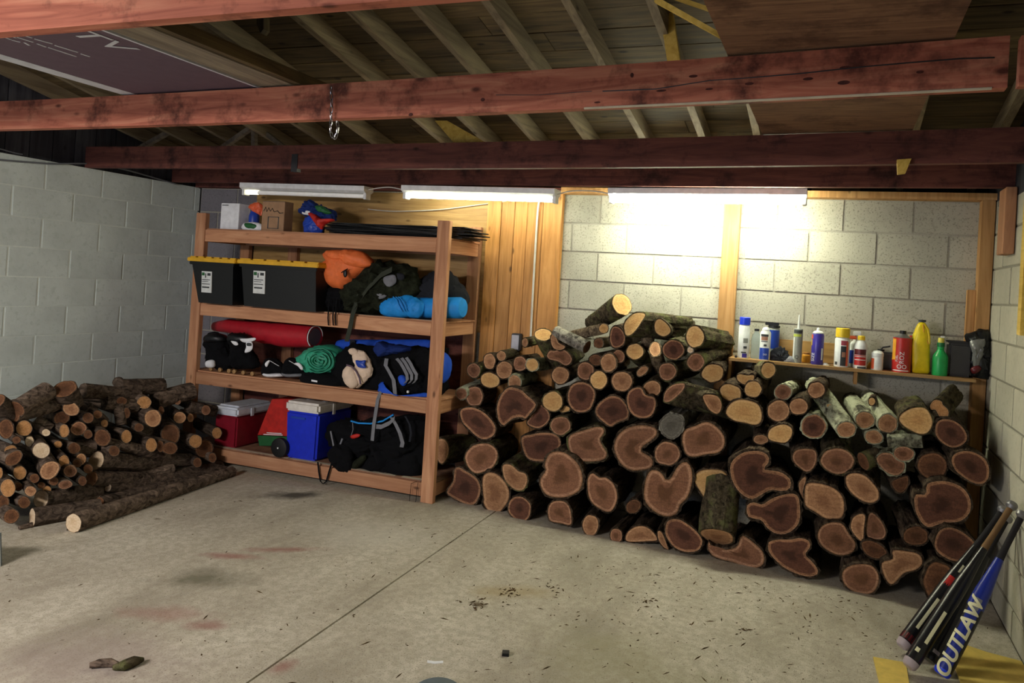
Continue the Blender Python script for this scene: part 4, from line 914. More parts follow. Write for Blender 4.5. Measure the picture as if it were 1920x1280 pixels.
# ------------------------------------------------------------------ things on the shelf unit
ZL = {k: z+.0115 for k, z in L.items()}
def puff(name, pts, y, d, mat, parent=None, wr=.06, seed=1, n=56, fr=9.0, front=.5, zmin=None, smooth=True, hard=.5):
    """stuffed body whose outline (photo pixels) lies on the plane y; d = thickness"""
    pp = smooth_closed(pts, n); P = [at(*q, 1, y) for q in pp]; C = sum(P, Vector())/n; R = sum((p-C).length for p in P)/n
    v = []; S_ = (1.0, .985, .95, .89, .81, .72, .62, .51, .4, .28, .15) if n > 30 else (1.0, .985, .9, .75, .55, .3)
    for sgn in (-1, 1):
        for s in (S_ if sgn < 0 else S_[1:]):
            off = sgn*d*(front if sgn < 0 else 1-front)*(1-s**2.4)**hard
            for p in P:
                q = C+(p-C)*s+Vector((0, off, 0)); w = noise.noise(q*fr+Vector((seed*3.7, 0, seed)))*.7+.6*abs(noise.noise(q*fr*2.1+Vector((seed, seed, 0))))+.45*abs(noise.noise(Vector((q.x+q.z*.6, q.y, q.z-q.x*.5))*fr*4+Vector((seed, 0, 0))))-.2
                q += (q-C).normalized()*w*wr*R*(1.9 if s < 1 else .5)
                if zmin is not None: q.z = max(q.z, zmin+.001)
                v.append(q)
    m = len(S_); f = []
    for k in range(m-1): f += [[k*n+i, k*n+(i+1) % n, (k+1)*n+(i+1) % n, (k+1)*n+i] for i in range(n)]
    o0 = m*n; f += [[i, o0+i, o0+(i+1) % n, (i+1) % n] for i in range(n)]
    for k in range(m-2): f += [[o0+k*n+i, o0+(k+1)*n+i, o0+(k+1)*n+(i+1) % n, o0+k*n+(i+1) % n] for i in range(n)]
    c1 = len(v); v.append(C+Vector((0, -d*front, 0))); c2 = len(v); v.append(C+Vector((0, d*(1-front), 0)))
    f += [[(m-1)*n+i, (m-1)*n+(i+1) % n, c1] for i in range(n)]; e0 = o0+(m-2)*n
    f += [[e0+(i+1) % n, e0+i, c2] for i in range(n)]
    return MB().add(v, f).build(name, mat, parent, smooth=smooth)
def strap(name, pts, y, w, mat, parent, th=.003, side=(1, 0, 0), dy=None):
    P = [at(*q, 1, y+(dy[i] if dy else 0)) for i, q in enumerate(pts)]; return MB().ribbon(P, w, th, side).build(name, mat, parent)
def span(u0, u1, vt, vb, y):
    a = at(u0, vb, 1, y); b = at(u1, vb, 1, y); c = at((u0+u1)/2, vt, 1, y); return a.x, b.x, c.z
def T(name, u, k, y, label, cat, group=None, v=None):
    z = ZL[k]; p = at(u, pix((2, y, z))[1] if v is None else v, 1, y)
    # solve x for the shelf height
    for _ in range(3): p = at(u, pix((p.x, y, z))[1], 1, y)
    return thing(name, (p.x, y, z), label, cat, group)

# top shelf
x0, x1, z1 = span(412, 446, 381, 431, -.44); z = ZL[4]
t_ = thing('white_box', ((x0+x1)/2, -.33, z), 'plain white cardboard box standing upright on the top shelf', 'box')
MB().box(x0, x1, -.44, -.33, z, z1, b=.002).build('box_body', 'paper_white', t_)
MB().box(x0+.01, x0+.07, -.4415, -.44, z1-.018, z1-.012).build('print_line', 'print_dark', t_)
x0, x1, z1 = span(489, 531, 377, 434, -.45)
t_ = thing('cardboard_box', ((x0+x1)/2, -.37, z), 'brown cardboard box with black scribble and printed square on the top shelf', 'box')
MB().box(x0, x1, -.45, -.36, z, z1, b=.002).build('box_body', 'cardboard', t_)
for a, b, c, d in ((.28, .78, .08, .10), (.28, .78, .46, .48), (.28, .32, .08, .48), (.74, .78, .08, .48)):
    MB().box(x0+(x1-x0)*a, x0+(x1-x0)*b, -.4508, -.45, z+(z1-z)*c, z+(z1-z)*d).build('printed_square', 'print_dark', t_)
P = [(x0+(x1-x0)*a, -.4515, z+(z1-z)*b) for a, b in ((.08, .66), (.16, .8), (.22, .64), (.3, .78), (.38, .66), (.46, .76), (.55, .64), (.7, .68), (.8, .6), (.95, .62))]
MB().tube(P, .0028, 5).build('marker_scribble', 'black_plastic', t_)
MB().box(x0, x1, -.4505, -.45, z1-.004, z1-.001).build('flap_seam', 'print_dark', t_)
t_ = T('cleaner_bottle', 475, 4, -.36, 'dark blue bottle between the white box and the cardboard box', 'bottle')
MB().lathe(t_.location, [(.035, 0), (.038, .01), (.038, .11), (.03, .14), (.014, .16), (.014, .18)], 20).build('bottle_body', 'can_blue', t_, smooth=True)
MB().lathe(t_.location, [(.018, .18), (.018, .20)], 14).build('cap', 'cap_blue', t_)
puff('plastic_bag', [(466, 388), (478, 379), (491, 384), (491, 404), (484, 402), (474, 396)], -.42, .06, 'orange_print', t_, .25, 3)
t_ = T('wipes_pack', 472, 4, -.44, 'small green and white soft pack in front of the dark blue bottle', 'pack')
puff('pack_body', [(456, 419), (472, 416), (489, 420), (489, 432), (457, 431)], -.44, .05, 'paper_white', t_, .08, 4, zmin=z)
puff('green_patch', [(459, 419), (470, 418), (482, 422), (480, 429), (463, 427)], -.452, .05, 'box_green', t_, .05, 5)
t_ = T('grocery_bag', 590, 4, -.38, 'crumpled blue and red plastic bag on the top shelf beside the black strips', 'bag')
puff('bag_base', [(574, 408), (604, 406), (603, 439), (575, 438)], -.38, .10, 'can_blue', t_, .15, 6, zmin=z)
puff('bag_top', [(565, 394), (580, 379), (600, 384), (622, 396), (627, 412), (608, 410), (588, 404), (572, 406)], -.38, .12, 'navy_fabric', t_, .35, 7)
puff('green_print', [(592, 386), (605, 386), (620, 398), (612, 402), (598, 396)], -.42, .07, 'box_green', t_, .2, 8)
puff('red_fold', [(578, 399), (590, 400), (604, 412), (622, 410), (626, 414), (608, 419), (603, 428), (590, 415)], -.43, .06, 'box_red', t_, .2, 9)
puff('white_print', [(567, 397), (580, 394), (590, 396), (586, 402), (570, 402)], -.42, .05, 'paper_white', t_, .2, 10)
for i in range(8):
    zz = z+.001+i*.0105; xa = at(608+random.uniform(0, 30), 440, 1, -.3).x; xb = 2.78+random.uniform(-.05, .07)
    mb = MB(); w = .26; nseg = 8
    for s_ in range(1):
        v = []
        for j in range(nseg+1):
            t = j/nseg; x = xa+(xb-xa)*t; wob = .004*math.sin(t*9+i)+(.012 if j == nseg and i > 4 else 0)*random.uniform(-1, .2)
            v += [(x, -.42+random.uniform(0, .01), zz+wob*.3), (x, -.42+w, zz+wob*.3), (x, -.42+w, zz+.007+wob*.3), (x, -.42+random.uniform(0, .01), zz+.007+wob*.3)]
        mb.add(v, [[q*4+r, q*4+4+r, q*4+4+(r+1) % 4, q*4+(r+1) % 4] for q in range(nseg) for r in range(4)]+[[0, 1, 2, 3], [nseg*4+3, nseg*4+2, nseg*4+1, nseg*4]])
    tag(mb.build('edging_strip', 'black_mesh'), ['lowest', 'second lowest', 'third lowest', 'fourth lowest', 'fourth from top', 'third from top', 'second from top', 'topmost'][i]+' long thin black strip in the flat stack on the top shelf', 'strip', 'black strips stacked on the top shelf')

# third shelf: totes
def tote(u0, u1, vl, ub0, ub1, label, xl, ul0, ul1, vt0, vt1, yf, name='storage_tote'):
    z = ZL[3]; a = at(u0, vl+8, 1, yf).x; b = at(u1, vl+8, 1, yf).x; zl = at((u0+u1)/2, vl, 1, yf).z
    t_ = thing(name, ((a+b)/2, yf+.2, z), label, 'tote', 'black totes with yellow lids'); dd = .40
    c, d = at(ub0, 565, 1, yf).x, at(ub1, 565, 1, yf).x
    v = [(c+.01, yf+.03, z), (d-.01, yf+.03, z), (d-.01, yf+dd-.04, z), (c+.01, yf+dd-.04, z), (a+.03, yf+.012, zl-.035), (b-.03, yf+.012, zl-.035), (b-.03, yf+dd-.012, zl-.035), (a+.03, yf+dd-.012, zl-.035)]
    MB().add(v, [(3, 2, 1, 0), (4, 5, 6, 7), (0, 1, 5, 4), (1, 2, 6, 5), (2, 3, 7, 6), (3, 0, 4, 7)]).build('bin', 'black_plastic', t_)
    MB().box(a+.015, b-.015, yf+.004, yf+dd-.004, zl-.06, zl-.034, b=.004).build('rim', 'black_plastic', t_)
    MB().box(a, b, yf-.004, yf+dd+.004, zl-.036, zl-.008, b=.005).build('lid', 'yellow_lid', t_)
    m = MB(); n = 6; w = (b-a)/n
    for i in range(n): m.box(a+w*i+.012, a+w*(i+1)-.008, yf+.01, yf+dd-.01, zl-.0085, zl+.002, b=.003)
    m.build('lid_rib', 'yellow_lid', t_)
    p0, p1 = at(ul0, vt0, 1, yf+.018), at(ul1, vt1, 1, yf+.018)
    s_ = MB().prism([(p0.x, yf+.016, p0.z), (p1.x, yf+.016, p0.z), (p1.x, yf+.024, p1.z), (p0.x, yf+.024, p1.z)], (0, -.006, 0)).build('sticker', 'label_white', t_)
    for k, (fa, fb, ga, gb, mt) in enumerate(((.05, .3, .06, .2, 'can_green' if 'can_green' in MATS else 'box_green'), (.38, .45, .1, .3, 'print_dark'), (.6, .9, .08, .2, 'print_dark'), (.1, .85, .38, .41, 'print_dark'), (.1, .7, .47, .49, 'print_dark'), (.1, .85, .58, .61, 'print_dark'), (.15, .8, .72, .78, 'print_dark'))):
        W_ = p1.x-p0.x; H_ = p0.z-p1.z
        MB().box(p0.x+W_*fa, p0.x+W_*fb, yf+.0085, yf+.012, p0.z-H_*gb, p0.z-H_*ga).build('print_mark', mt, s_)
    return t_
tote(351, 441, 482, 364, 432, 'smaller black tote with yellow lid, against the left shelf post', 0, 380, 396, 508, 549, -.62)
tote(444, 597, 488, 450, 590, 'wider black tote with yellow lid, right of the smaller tote', 0, 477, 496, 507, 551, -.60)
z = ZL[3]
t_ = T('camouflage_pack', 690, 3, -.40, 'rumpled dark camouflage backpack under the orange bag', 'backpack')
puff('pack_body', [(640, 560), (652, 530), (690, 500), (725, 492), (765, 503), (790, 530), (785, 560), (740, 578), (690, 590), (650, 585)], -.36, .30, 'camo', t_, .14, 11, zmin=z, fr=14)
for i, q in enumerate(([(720, 520), (740, 515), (742, 530), (726, 536)], [(705, 545), (722, 540), (724, 556), (708, 560)], [(745, 512), (758, 514), (756, 524), (746, 524)])):
    puff('buckle_patch', q, -.50, .03, 'strap_grey' if i < 2 else 'char_fabric', t_, .2, 12+i, n=16)
strap('shoulder_strap', [(665, 575), (690, 540), (715, 515), (735, 505)], -.52, .035, 'strap_olive', t_, side=(0, 0, 1))
strap('hanging_strap', [(676, 545), (668, 570), (661, 590), (657, 612), (650, 640)], -.51, .035, 'strap_olive', t_, dy=(.0, -.0, -.01, -.012, -.012))
t_ = T('black_bag', 630, 3, -.40, 'small limp black bag below the orange bag, straps hanging down', 'bag')
puff('bag_body', [(592, 562), (604, 545), (630, 536), (655, 540), (664, 562), (660, 583), (600, 578)], -.38, .2, 'black_fabric', t_, .15, 15, zmin=z)
for u in (616, 625, 630): strap('thin_strap', [(u+2, 560), (u, 578), (u-1, 596), (u, 610)], -.512, .009, 'black_fabric', t_, dy=(0, 0, 0, 0))
t_ = T('orange_bag', 655, 3, -.44, 'bright orange drawstring bag squeezed beneath the top shelf rail', 'bag')
puff('bag_body', [(609, 475), (622, 470), (668, 470), (688, 478), (699, 494), (692, 505), (672, 520), (654, 536), (640, 541), (612, 529), (605, 510), (609, 492), (617, 487)], -.42, .20, 'orange_bag', t_, .05, 16, fr=10)
puff('folded_flap', [(610, 471), (640, 468), (672, 470), (690, 482), (696, 496), (680, 502), (652, 500), (640, 490), (618, 484)], -.47, .12, 'orange_bag', t_, .09, 17, fr=12)
strap('drawcord', [(640, 511), (646, 507), (652, 504)], -.53, .008, 'black_fabric', t_, side=(0, 0, 1))
puff('cord_lock', [(644, 508), (650, 506), (650, 518), (645, 519)], -.53, .02, 'black_plastic', t_, .0, 18, n=12)
t_ = T('dark_duffel', 815, 3, -.30, 'flat black duffel bag behind the bright blue rolls', 'bag')
puff('bag_body', [(768, 545), (790, 522), (812, 511), (845, 513), (862, 530), (872, 558), (866, 588), (780, 588)], -.27, .26, 'char_fabric', t_, .12, 19, zmin=z)
def roll(name, a, b, y, rpx, mat, parent, zz=None, n=18, ya=None, prof=None):
    A = at(*a, 1, y); B = at(*b, 1, y if ya is None else ya); r = rpx/FL*(A-CAM).length; prof = prof or [(.55, 0), (.85, .015), (1, .06), (.98, .5), (1, .94), (.85, .985), (.5, 1)]
    P = [A+(B-A)*t for _, t in prof]; R = [r*k*(1+.04*noise.noise(p*9)) for (k, _), p in zip(prof, P)]
    return MB().tube(P, R, n).build(name, mat, parent, smooth=True)
t_ = T('sleeping_pad', 740, 3, -.43, 'bright blue stuff sack, left of the bright blue rolled pad', 'sleeping pad')
puff('sack_body', [(713, 576), (722, 560), (745, 552), (770, 553), (782, 566), (780, 590), (750, 596), (722, 591)], -.42, .17, 'cyan_pad', t_, .06, 20, zmin=z)
for k in range(3): MB().tube([at(u, v, 1, -.51) for u, v in ((737+k*5, 556), (744+k*5, 562), (748+k*6, 572), (754+k*5, 584))], .0035, 6).build('fold', 'cyan_pad', t_, smooth=True)
t_ = T('sleeping_pad', 820, 3, -.42, 'bright blue rolled pad passing behind the right shelf post', 'sleeping pad')
roll('pad_roll', (764, 577), (870, 577), -.38, 19, 'cyan_pad', t_)
puff('cinched_end', [(757, 577), (764, 562), (778, 558), (792, 566), (796, 582), (786, 596), (768, 592)], -.45, .10, 'cyan_pad', t_, .10, 21, fr=20)

# second shelf
z = ZL[2]
t_ = T('red_tarp_roll', 500, 2, -.32, 'long red rolled tarp lying on the footwear', 'tarp')
pts = [(404, 612), (430, 611), (470, 617), (500, 624), (540, 628), (590, 631)]; rp = [9, 13, 15, 20, 21, 19]; yy = [-.25, -.27, -.30, -.33, -.34, -.36]
P = [at(u, v, 1, y) for (u, v), y in zip(pts, yy)]; r_ = [k/FL*5.7 for k in rp]
P2 = []; R2 = []
for i in range(5):
    for k in range(6): P2.append(P[i].lerp(P[i+1], k/6)); R2.append((r_[i]*(6-k)+r_[i+1]*k)/6*(1+.10*noise.noise(Vector((i+k/6, 0, 3))*1.7)))
P2.append(P[5]); R2.append(r_[5]); MB().tube(P2, R2, 20).build('tarp_body', 'red_tarp', t_, smooth=True)
ring_ = [P[5]+Vector((.004, -.0, 0))+Vector((0, math.cos(a), math.sin(a)))*r_[5]*.98 for a in [2*PI*k/20 for k in range(14)]]
MB().tube(ring_, .0035, 6).build('white_hem', 'paper_white', t_, smooth=True)
MB().lathe(P[5]+Vector((.003, 0, 0)), [(r_[5]*.8, 0), (r_[5]*.75, .002)], 18, ax=(1, 0, 0), ref=(0, 0, 1)).build('hollow_end', 'maroon_box', t_)
def skate(u0, lab, em, toe):
    t_ = T('inline_skate', u0+20, 2, -.44, lab, 'skate', 'inline skates on the second shelf')
    puff('boot', [(u0, 628), (u0+14, 624), (u0+34, 630), (u0+36, 655), (u0+46, 672), (u0+46, 690), (u0+4, 688), (u0+2, 655)], -.42, .12, 'black_fabric', t_, .16, u0)
    puff('cuff', [(u0-1, 630), (u0+15, 624), (u0+33, 629), (u0+32, 641), (u0+2, 642)], -.44, .13, 'black_plastic', t_, .04, u0+1)
    if toe: puff('toe_cap', [(u0, 677), (u0+12, 675), (u0+13, 688), (u0+1, 688)], -.49, .06, 'paper_white', t_, .02, u0+2, n=20)
    if em:
        for k, q in enumerate(([(450, 635), (465, 634), (478, 633), (479, 637), (466, 642), (455, 641)], [(462, 641), (472, 641), (474, 650), (470, 658), (459, 661), (462, 650)])):
            puff('emblem', q, -.505, .02, 'paper_white', t_, .0, 40+k, n=24)
        puff('emblem_core', [(463, 643), (469, 643), (470, 648), (463, 648)], -.522, .006, 'print_dark', t_, 0, 3, n=12)
    else: puff('side_stripe', [(428, 631), (436, 633), (447, 645), (440, 647), (432, 638)], -.49, .02, 'paper_white', t_, .0, 42, n=20)
    for k in range(3):
        c = at(u0+8+k*17, 693+k*1.5, 1, -.45); c.z = ZL[2]+.016
        w = MB().lathe(c+Vector((0, -.01, 0)), [(.010, 0), (.016, .003), (.016, .017), (.010, .02)], 14, ax=(0, 1, 0), ref=(1, 0, 0)).build('wheel', 'tan_wheel', t_, smooth=True)
skate(388, 'black skate boot with a white toe, nearest the left post', False, True)
skate(432, 'black skate boot with a white Y-shaped emblem', True, False)
for u0, lab, sd in ((494, 'black and white sneaker in front of the red tarp', 1), (530, 'dark sneaker with a grey-white toe beside the green tarp', 2)):
    t_ = T('sneaker', u0+18, 2, -.43, lab, 'shoe', 'sneakers on the second shelf')
    puff('upper', [(u0, 688), (u0+5, 674), (u0+18, 670), (u0+36, 684), (u0+40, 698), (u0+20, 703), (u0+3, 702)], -.42, .10, 'black_fabric', t_, .16, 50+sd, zmin=ZL[2])
    puff('sole', [(u0, 697), (u0+12, 699), (u0+38, 700), (u0+40, 705), (u0+15, 707), (u0+1, 703)], -.43, .10, 'paper_white' if sd == 1 else 'strap_grey', t_, 0, 3, zmin=ZL[2], n=24)
    puff('toe_stripe', [(u0+22, 681), (u0+31, 680), (u0+38, 689), (u0+36, 694), (u0+29, 686)] if sd == 2 else [(u0+3, 682), (u0+8, 676), (u0+12, 676), (u0+6, 688)], -.48, .02, 'paper_white', t_, 0, 4, n=16)
    for k in range(3): MB().tube([at(u0+12+k*5, 676+k*3, 1, -.478), at(u0+19+k*5, 680+k*3, 1, -.485)], .002, 5).build('lace', 'paper_white', t_)
t_ = T('black_case', 600, 2, -.42, 'flat black soft case under the green rolled tarp', 'case')
puff('case_body', [(566, 702), (575, 694), (610, 697), (650, 705), (650, 731), (600, 727), (570, 716)], -.38, .22, 'black_fabric', t_, .06, 60, zmin=ZL[2])
MB().bar(at(584, 713, 1, -.50), at(595, 715, 1, -.50), .002, .012, up=(0, 0, 1)).build('small_tag', 'paper_white', t_)
t_ = T('green_tarp_roll', 600, 2, -.40, 'mint green rolled tarp with spiral end, on the black case', 'tarp')
puff('tarp_body', [(558, 676), (572, 660), (590, 649), (612, 648), (632, 656), (641, 672), (636, 690), (615, 700), (590, 701), (572, 692)], -.36, .30, 'green_tarp', t_, .10, 61, front=.35, fr=14)
cc_ = at(598, 676, 1, -.475)
for k in range(5):
    q = [cc_+Vector((math.cos(a)*(.022+.026*k)*(1+.12*noise.noise(Vector((math.cos(a), math.sin(a), k)))), -.012+.006*k, math.sin(a)*(.014+.0185*k)*(1+.15*noise.noise(Vector((math.cos(a), math.sin(a), k+9)))))) for a in [2*PI*j/24+k for j in range(22)]]
    MB().ribbon(q, .02, .003, (0, 1, 0)).build('spiral_fold', 'green_tarp', t_, smooth=True)
    MB().tube([p+Vector((0, -.008, .003)) for p in q], .0022, 5).build('dark_crease', 'dark_green_line', t_, smooth=True)
t_ = T('blue_mat', 715, 2, -.2, 'slim blue rolled mat lying behind the duffel and the backpack', 'mat')
roll('mat_roll', (632, 647), (812, 647), -.22, 10, 'blue_fabric', t_)
MB().bar(at(661, 637, 1, -.27), at(661, 657, 1, -.27), .045, .006, up=(0, 1, 0)).build('strap_band', 'char_fabric', t_)
t_ = T('duffel_roll', 690, 2, -.40, 'black round duffel with a crumpled cream end', 'bag')
puff('bag_body', [(628, 690), (636, 664), (660, 650), (700, 648), (728, 660), (738, 700), (725, 735), (660, 732), (632, 715)], -.35, .28, 'black_fabric', t_, .12, 63, zmin=ZL[2], fr=6)
puff('cream_cloth', [(668, 656), (682, 659), (692, 671), (697, 690), (693, 706), (682, 718), (668, 727), (663, 712), (664, 695), (668, 681), (661, 668)], -.49, .07, 'cream', t_, .08, 64, fr=26)
puff('cream_fold', [(645, 692), (655, 685), (664, 692), (671, 706), (671, 722), (661, 728), (650, 721), (643, 706)], -.51, .07, 'cream', t_, .06, 65, n=30, fr=22)
puff('cream_fold', [(655, 655), (663, 652), (671, 658), (667, 667), (658, 664)], -.50, .04, 'cream', t_, .2, 66, n=18, fr=26)
MB().tube([at(u, v, 1, -.535) for u, v in ((650, 684), (660, 687), (668, 696), (674, 708), (676, 720))], .006, 8).build('dark_edge', 'maroon_box', t_, smooth=True)
puff('blue_patch', [(667, 675), (675, 676), (686, 675), (684, 683), (687, 689), (676, 690), (669, 685)], -.53, .03, 'can_blue', t_, .1, 6, n=18)
t_ = T('blue_backpack', 765, 2, -.40, 'blue and black hiking backpack with three grey straps, behind the right post', 'backpack')
puff('pack_body', [(706, 672), (716, 655), (740, 650), (800, 652), (832, 664), (840, 700), (832, 738), (800, 747), (735, 742), (710, 715)], -.34, .24, 'black_fabric', t_, .16, 70, zmin=ZL[2], fr=8)
puff('blue_lid', [(704, 655), (714, 640), (730, 645), (770, 650), (765, 660), (735, 662), (716, 668), (708, 664)], -.43, .14, 'navy_fabric', t_, .2, 71)
puff('blue_side', [(826, 662), (838, 668), (841, 690), (835, 715), (826, 712)], -.38, .18, 'blue_fabric', t_, .06, 72, n=24)
puff('blue_base', [(712, 722), (722, 716), (728, 738), (760, 742), (798, 736), (798, 748), (740, 747), (715, 742)], -.44, .12, 'blue_fabric', t_, .12, 73, zmin=ZL[2])
puff('blue_panel', [(747, 706), (756, 703), (763, 716), (757, 724), (750, 718)], -.48, .04, 'blue_fabric', t_, .05, 74, n=18)
for k in range(3):
    u = 744+k*9; strap('grey_strap', [(u, 672-k), (u+7, 680), (u+13, 690+k), (u+19, 702), (u+20-k, 712), (u+15-k, 718)], -.50, .024, 'strap_grey', t_, side=(1, 0, .5), dy=(.02, 0, -.01, -.015, -.01, 0))
strap('hip_strap', [(725, 672), (723, 685), (730, 697), (738, 712), (740, 728), (741, 742)], -.49, .03, 'strap_grey', t_, dy=(.02, 0, 0, -.01, -.01, .0))
strap('long_strap', [(720, 728), (713, 736), (708, 750), (705, 770), (701, 795), (698, 826)], -.49, .026, 'strap_grey', t_, dy=(.02, -.0, -.018, -.018, -.02, -.022))
MB().box(*(lambda p: (p.x-.008, p.x+.008, -.512, -.50, p.z-.008, p.z+.008))(at(766, 734, 1, -.5)), b=.002).build('buckle', 'label_white', t_)

# bottom shelf
z = ZL[1]
yf = -.46; x0 = at(400, 828, 1, yf).x; x1 = at(441, 833, 1, yf).x; zt = at(420, 762, 1, yf).z; zl = at(420, 778, 1, yf).z
t_ = thing('red_cooler', ((x0+x1)/2, yf+.17, z), 'dark red cooler with a white lid on the bottom shelf', 'cooler', 'coolers on the bottom shelf')
MB().box(x0, x1, yf, yf+.36, z, zl, b=.012).build('cooler_body', 'cooler_red', t_, smooth=True)
MB().box(x0-.012, x1+.010, yf-.01, yf+.37, zl+.001, zt, b=.014).build('lid', 'cooler_white', t_, smooth=True)
MB().box(x0+.01, x1-.01, yf+.02, yf+.34, zt-.002, zt+.012, b=.008).build('lid_panel', 'cooler_white', t_, smooth=True)
MB().box(x1+.008, x1+.016, yf+.12, yf+.15, zl-.01, zt-.01, b=.003).build('latch', 'cooler_white', t_)
t_ = T('gift_box', 510, 1, -.3, 'leaning red carton with a green base between the two coolers', 'box')
q = [at(u, v, 1, -.30) for u, v in ((510, 748), (566, 748), (560, 818), (483, 815))]
MB().prism(q, (0, .16, 0)).build('red_panel', 'box_red', t_)
q = [at(u, v, 1, -.301) for u, v in ((483, 816.5), (560, 819.5), (560, 836), (486, 836))]
for p in q[2:]: p.z = max(p.z, z+.001)
MB().prism(q, (0, .16, 0)).build('green_base', 'box_green', t_)
for a, b, vv in ((500, 528, 811), (494, 530, 814)): MB().bar(at(a, vv, 1, -.302), at(b, vv+1.5, 1, -.302), .002, .006, up=(0, 0, 1)).build('print_line', 'paper_white', t_)
yf = -.475; x0 = at(531, 850, 1, yf).x; x1 = at(592, 862, 1, yf).x; zt = at(560, 753, 1, yf).z; zl = at(560, 772, 1, yf).z
t_ = thing('wheeled_cooler', ((x0+x1)/2, yf+.19, z), 'bright blue cooler with off-white lid and one black wheel', 'cooler', 'coolers on the bottom shelf')
v = [(x0+.012, yf+.008, z), (x1-.012, yf+.008, z), (x1-.012, yf+.37, z), (x0+.012, yf+.37, z), (x0, yf, zl), (x1, yf, zl), (x1, yf+.38, zl), (x0, yf+.38, zl)]
bm = bmesh.new(); vs = [bm.verts.new(p) for p in v]
for f in ((3, 2, 1, 0), (4, 5, 6, 7), (0, 1, 5, 4), (1, 2, 6, 5), (2, 3, 7, 6), (3, 0, 4, 7)): bm.faces.new([vs[i] for i in f])
bmesh.ops.bevel(bm, geom=bm.edges[:], offset=.015, segments=3, affect='EDGES'); bm.verts.ensure_lookup_table()
MB().add([q.co.copy() for q in bm.verts], [[q.index for q in f.verts] for f in bm.faces]).build('cooler_body', 'cooler_blue', t_, smooth=True); bm.free()
MB().box(x0-.006, x1+.006, yf-.008, yf+.39, zl+.001, zt, b=.016).build('lid', 'cooler_offwhite', t_, smooth=True)
for u in (552, 590):
    c = at(u, 754, 2, zt+.001); c.y = yf+.13; MB().lathe((x0+(x1-x0)*(.32 if u == 552 else .8), yf+.14, zt-.002), [(.028, 0), (.028, .004), (.022, .006)], 20).build('cup_ring', 'paper_white', t_)
MB().box(x0+(x1-x0)*.18, x0+(x1-x0)*.62, yf-.006, yf+.005, zl-.05, zl-.035, b=.003).build('side_handle', 'can_blue', t_)
MB().box(x1+.004, x1+.012, yf+.14, yf+.17, zl-.02, zt-.01, b=.003).build('latch', 'cooler_offwhite', t_)
c = at(524, 839, 1, yf-.02); c.z = max(c.z, z+.066)
wz = c.z-z
MB().lathe((c.x, yf-.035, c.z), [(wz*.75, 0), (wz*.98, .006), (wz, .012), (wz, .034), (wz*.8, .04)], 28, ax=(0, 1, 0), ref=(1, 0, 0)).build('wheel', 'rubber_wheel', t_, smooth=True)
MB().lathe((c.x, yf-.038, c.z), [(.006, 0), (.006, .008)], 10, ax=(0, 1, 0), ref=(1, 0, 0)).build('axle', 'label_white', t_)
t_ = T('black_backpack', 710, 1, -.40, 'large black backpack with blue piping and grey straps on the bottom shelf', 'backpack')
puff('pack_body', [(622, 800), (632, 788), (665, 789), (700, 792), (740, 783), (775, 778), (800, 790), (806, 830), (798, 870), (760, 878), (700, 870), (655, 850), (632, 835)], -.33, .26, 'black_fabric', t_, .16, 80, zmin=z, fr=7)
P = [at(u, v, 1, -.485) for u, v in ((658, 789), (672, 793), (695, 794), (718, 789), (738, 777))]; MB().tube(P, .006, 8).build('blue_piping', 'cyan_pad', t_, smooth=True)
strap('grey_band', [(700, 799), (715, 800), (730, 793), (740, 784)], -.50, .03, 'strap_grey', t_, side=(0, 0, 1))
strap('grey_strap', [(734, 782), (742, 795), (750, 812), (755, 830), (753, 838)], -.50, .03, 'strap_grey', t_, dy=(.01, 0, -.01, 0, .01))
strap('grey_strap', [(760, 780), (768, 795), (771, 812), (768, 828)], -.48, .016, 'char_fabric', t_, dy=(.01, 0, 0, .01))
puff('red_tag', [(657, 817), (668, 813), (676, 815), (671, 820), (660, 822)], -.50, .02, 'box_red', t_, .1, 81, n=16)
P = [at(u, v, 1, -.49) for u, v in ((661, 792), (662, 805), (658, 818))]; MB().tube(P, .003, 6).build('key_cord', 'strap_grey', t_)
MB().lathe(at(676, 789, 1, -.50), [(.004, 0), (.009, .004), (.004, .008)], 10).build('metal_clip', 'steel', t_)
for a, b in (((620, 808), (626, 838)), ((636, 838), (642, 822))): MB().bar(at(*a, 1, -.46), at(*b, 1, -.47), .012, .004, up=(0, 1, 0)).build('side_buckle', 'strap_grey', t_)
t_ = T('black_pouch', 642, 1, -.46, 'black drooping pouch hanging over the bottom shelf edge', 'bag')
puff('pouch_body', [(622, 845), (632, 832), (650, 836), (662, 852), (660, 878), (650, 888), (630, 884), (622, 866)], -.47, .10, 'black_fabric', t_, .16, 83)
puff('camo_patch', [(660, 868), (672, 858), (684, 852), (686, 862), (670, 878), (660, 882)], -.46, .05, 'camo', t_, .1, 84, n=20)
strap('loop_strap', [(596, 866), (598, 885), (601, 902), (606, 907), (612, 902), (617, 884), (622, 868)], -.512, .012, 'black_fabric', t_)
t_ = T('black_cloth', 735, 1, -.38, 'crumpled black cloth heap in front of the large backpack', 'cloth')
puff('cloth_body', [(668, 878), (680, 850), (720, 842), (770, 845), (786, 850), (786, 897), (730, 892), (690, 887)], -.36, .22, 'black_fabric', t_, .10, 85, zmin=z)
P = [at(u, v, 1, -.515) for u, v in ((782, 902), (771, 906), (769, 925), (768, 938), (760, 946), (764, 951), (775, 948), (780, 942))]
o = MB().tube(P, .0018, 5).build('cord', 'black_fabric'); tag(o, 'thin black cord dangling from the bottom shelf beside the right post', 'cord')
P = [at(u, v, 1, -.513) for u, v in ((784, 905), (781, 922), (780, 938), (776, 946))]
o = MB().tube(P, .0018, 5).build('cord', 'black_fabric'); tag(o, 'straighter black cord nearest the right post of the shelf unit', 'cord')

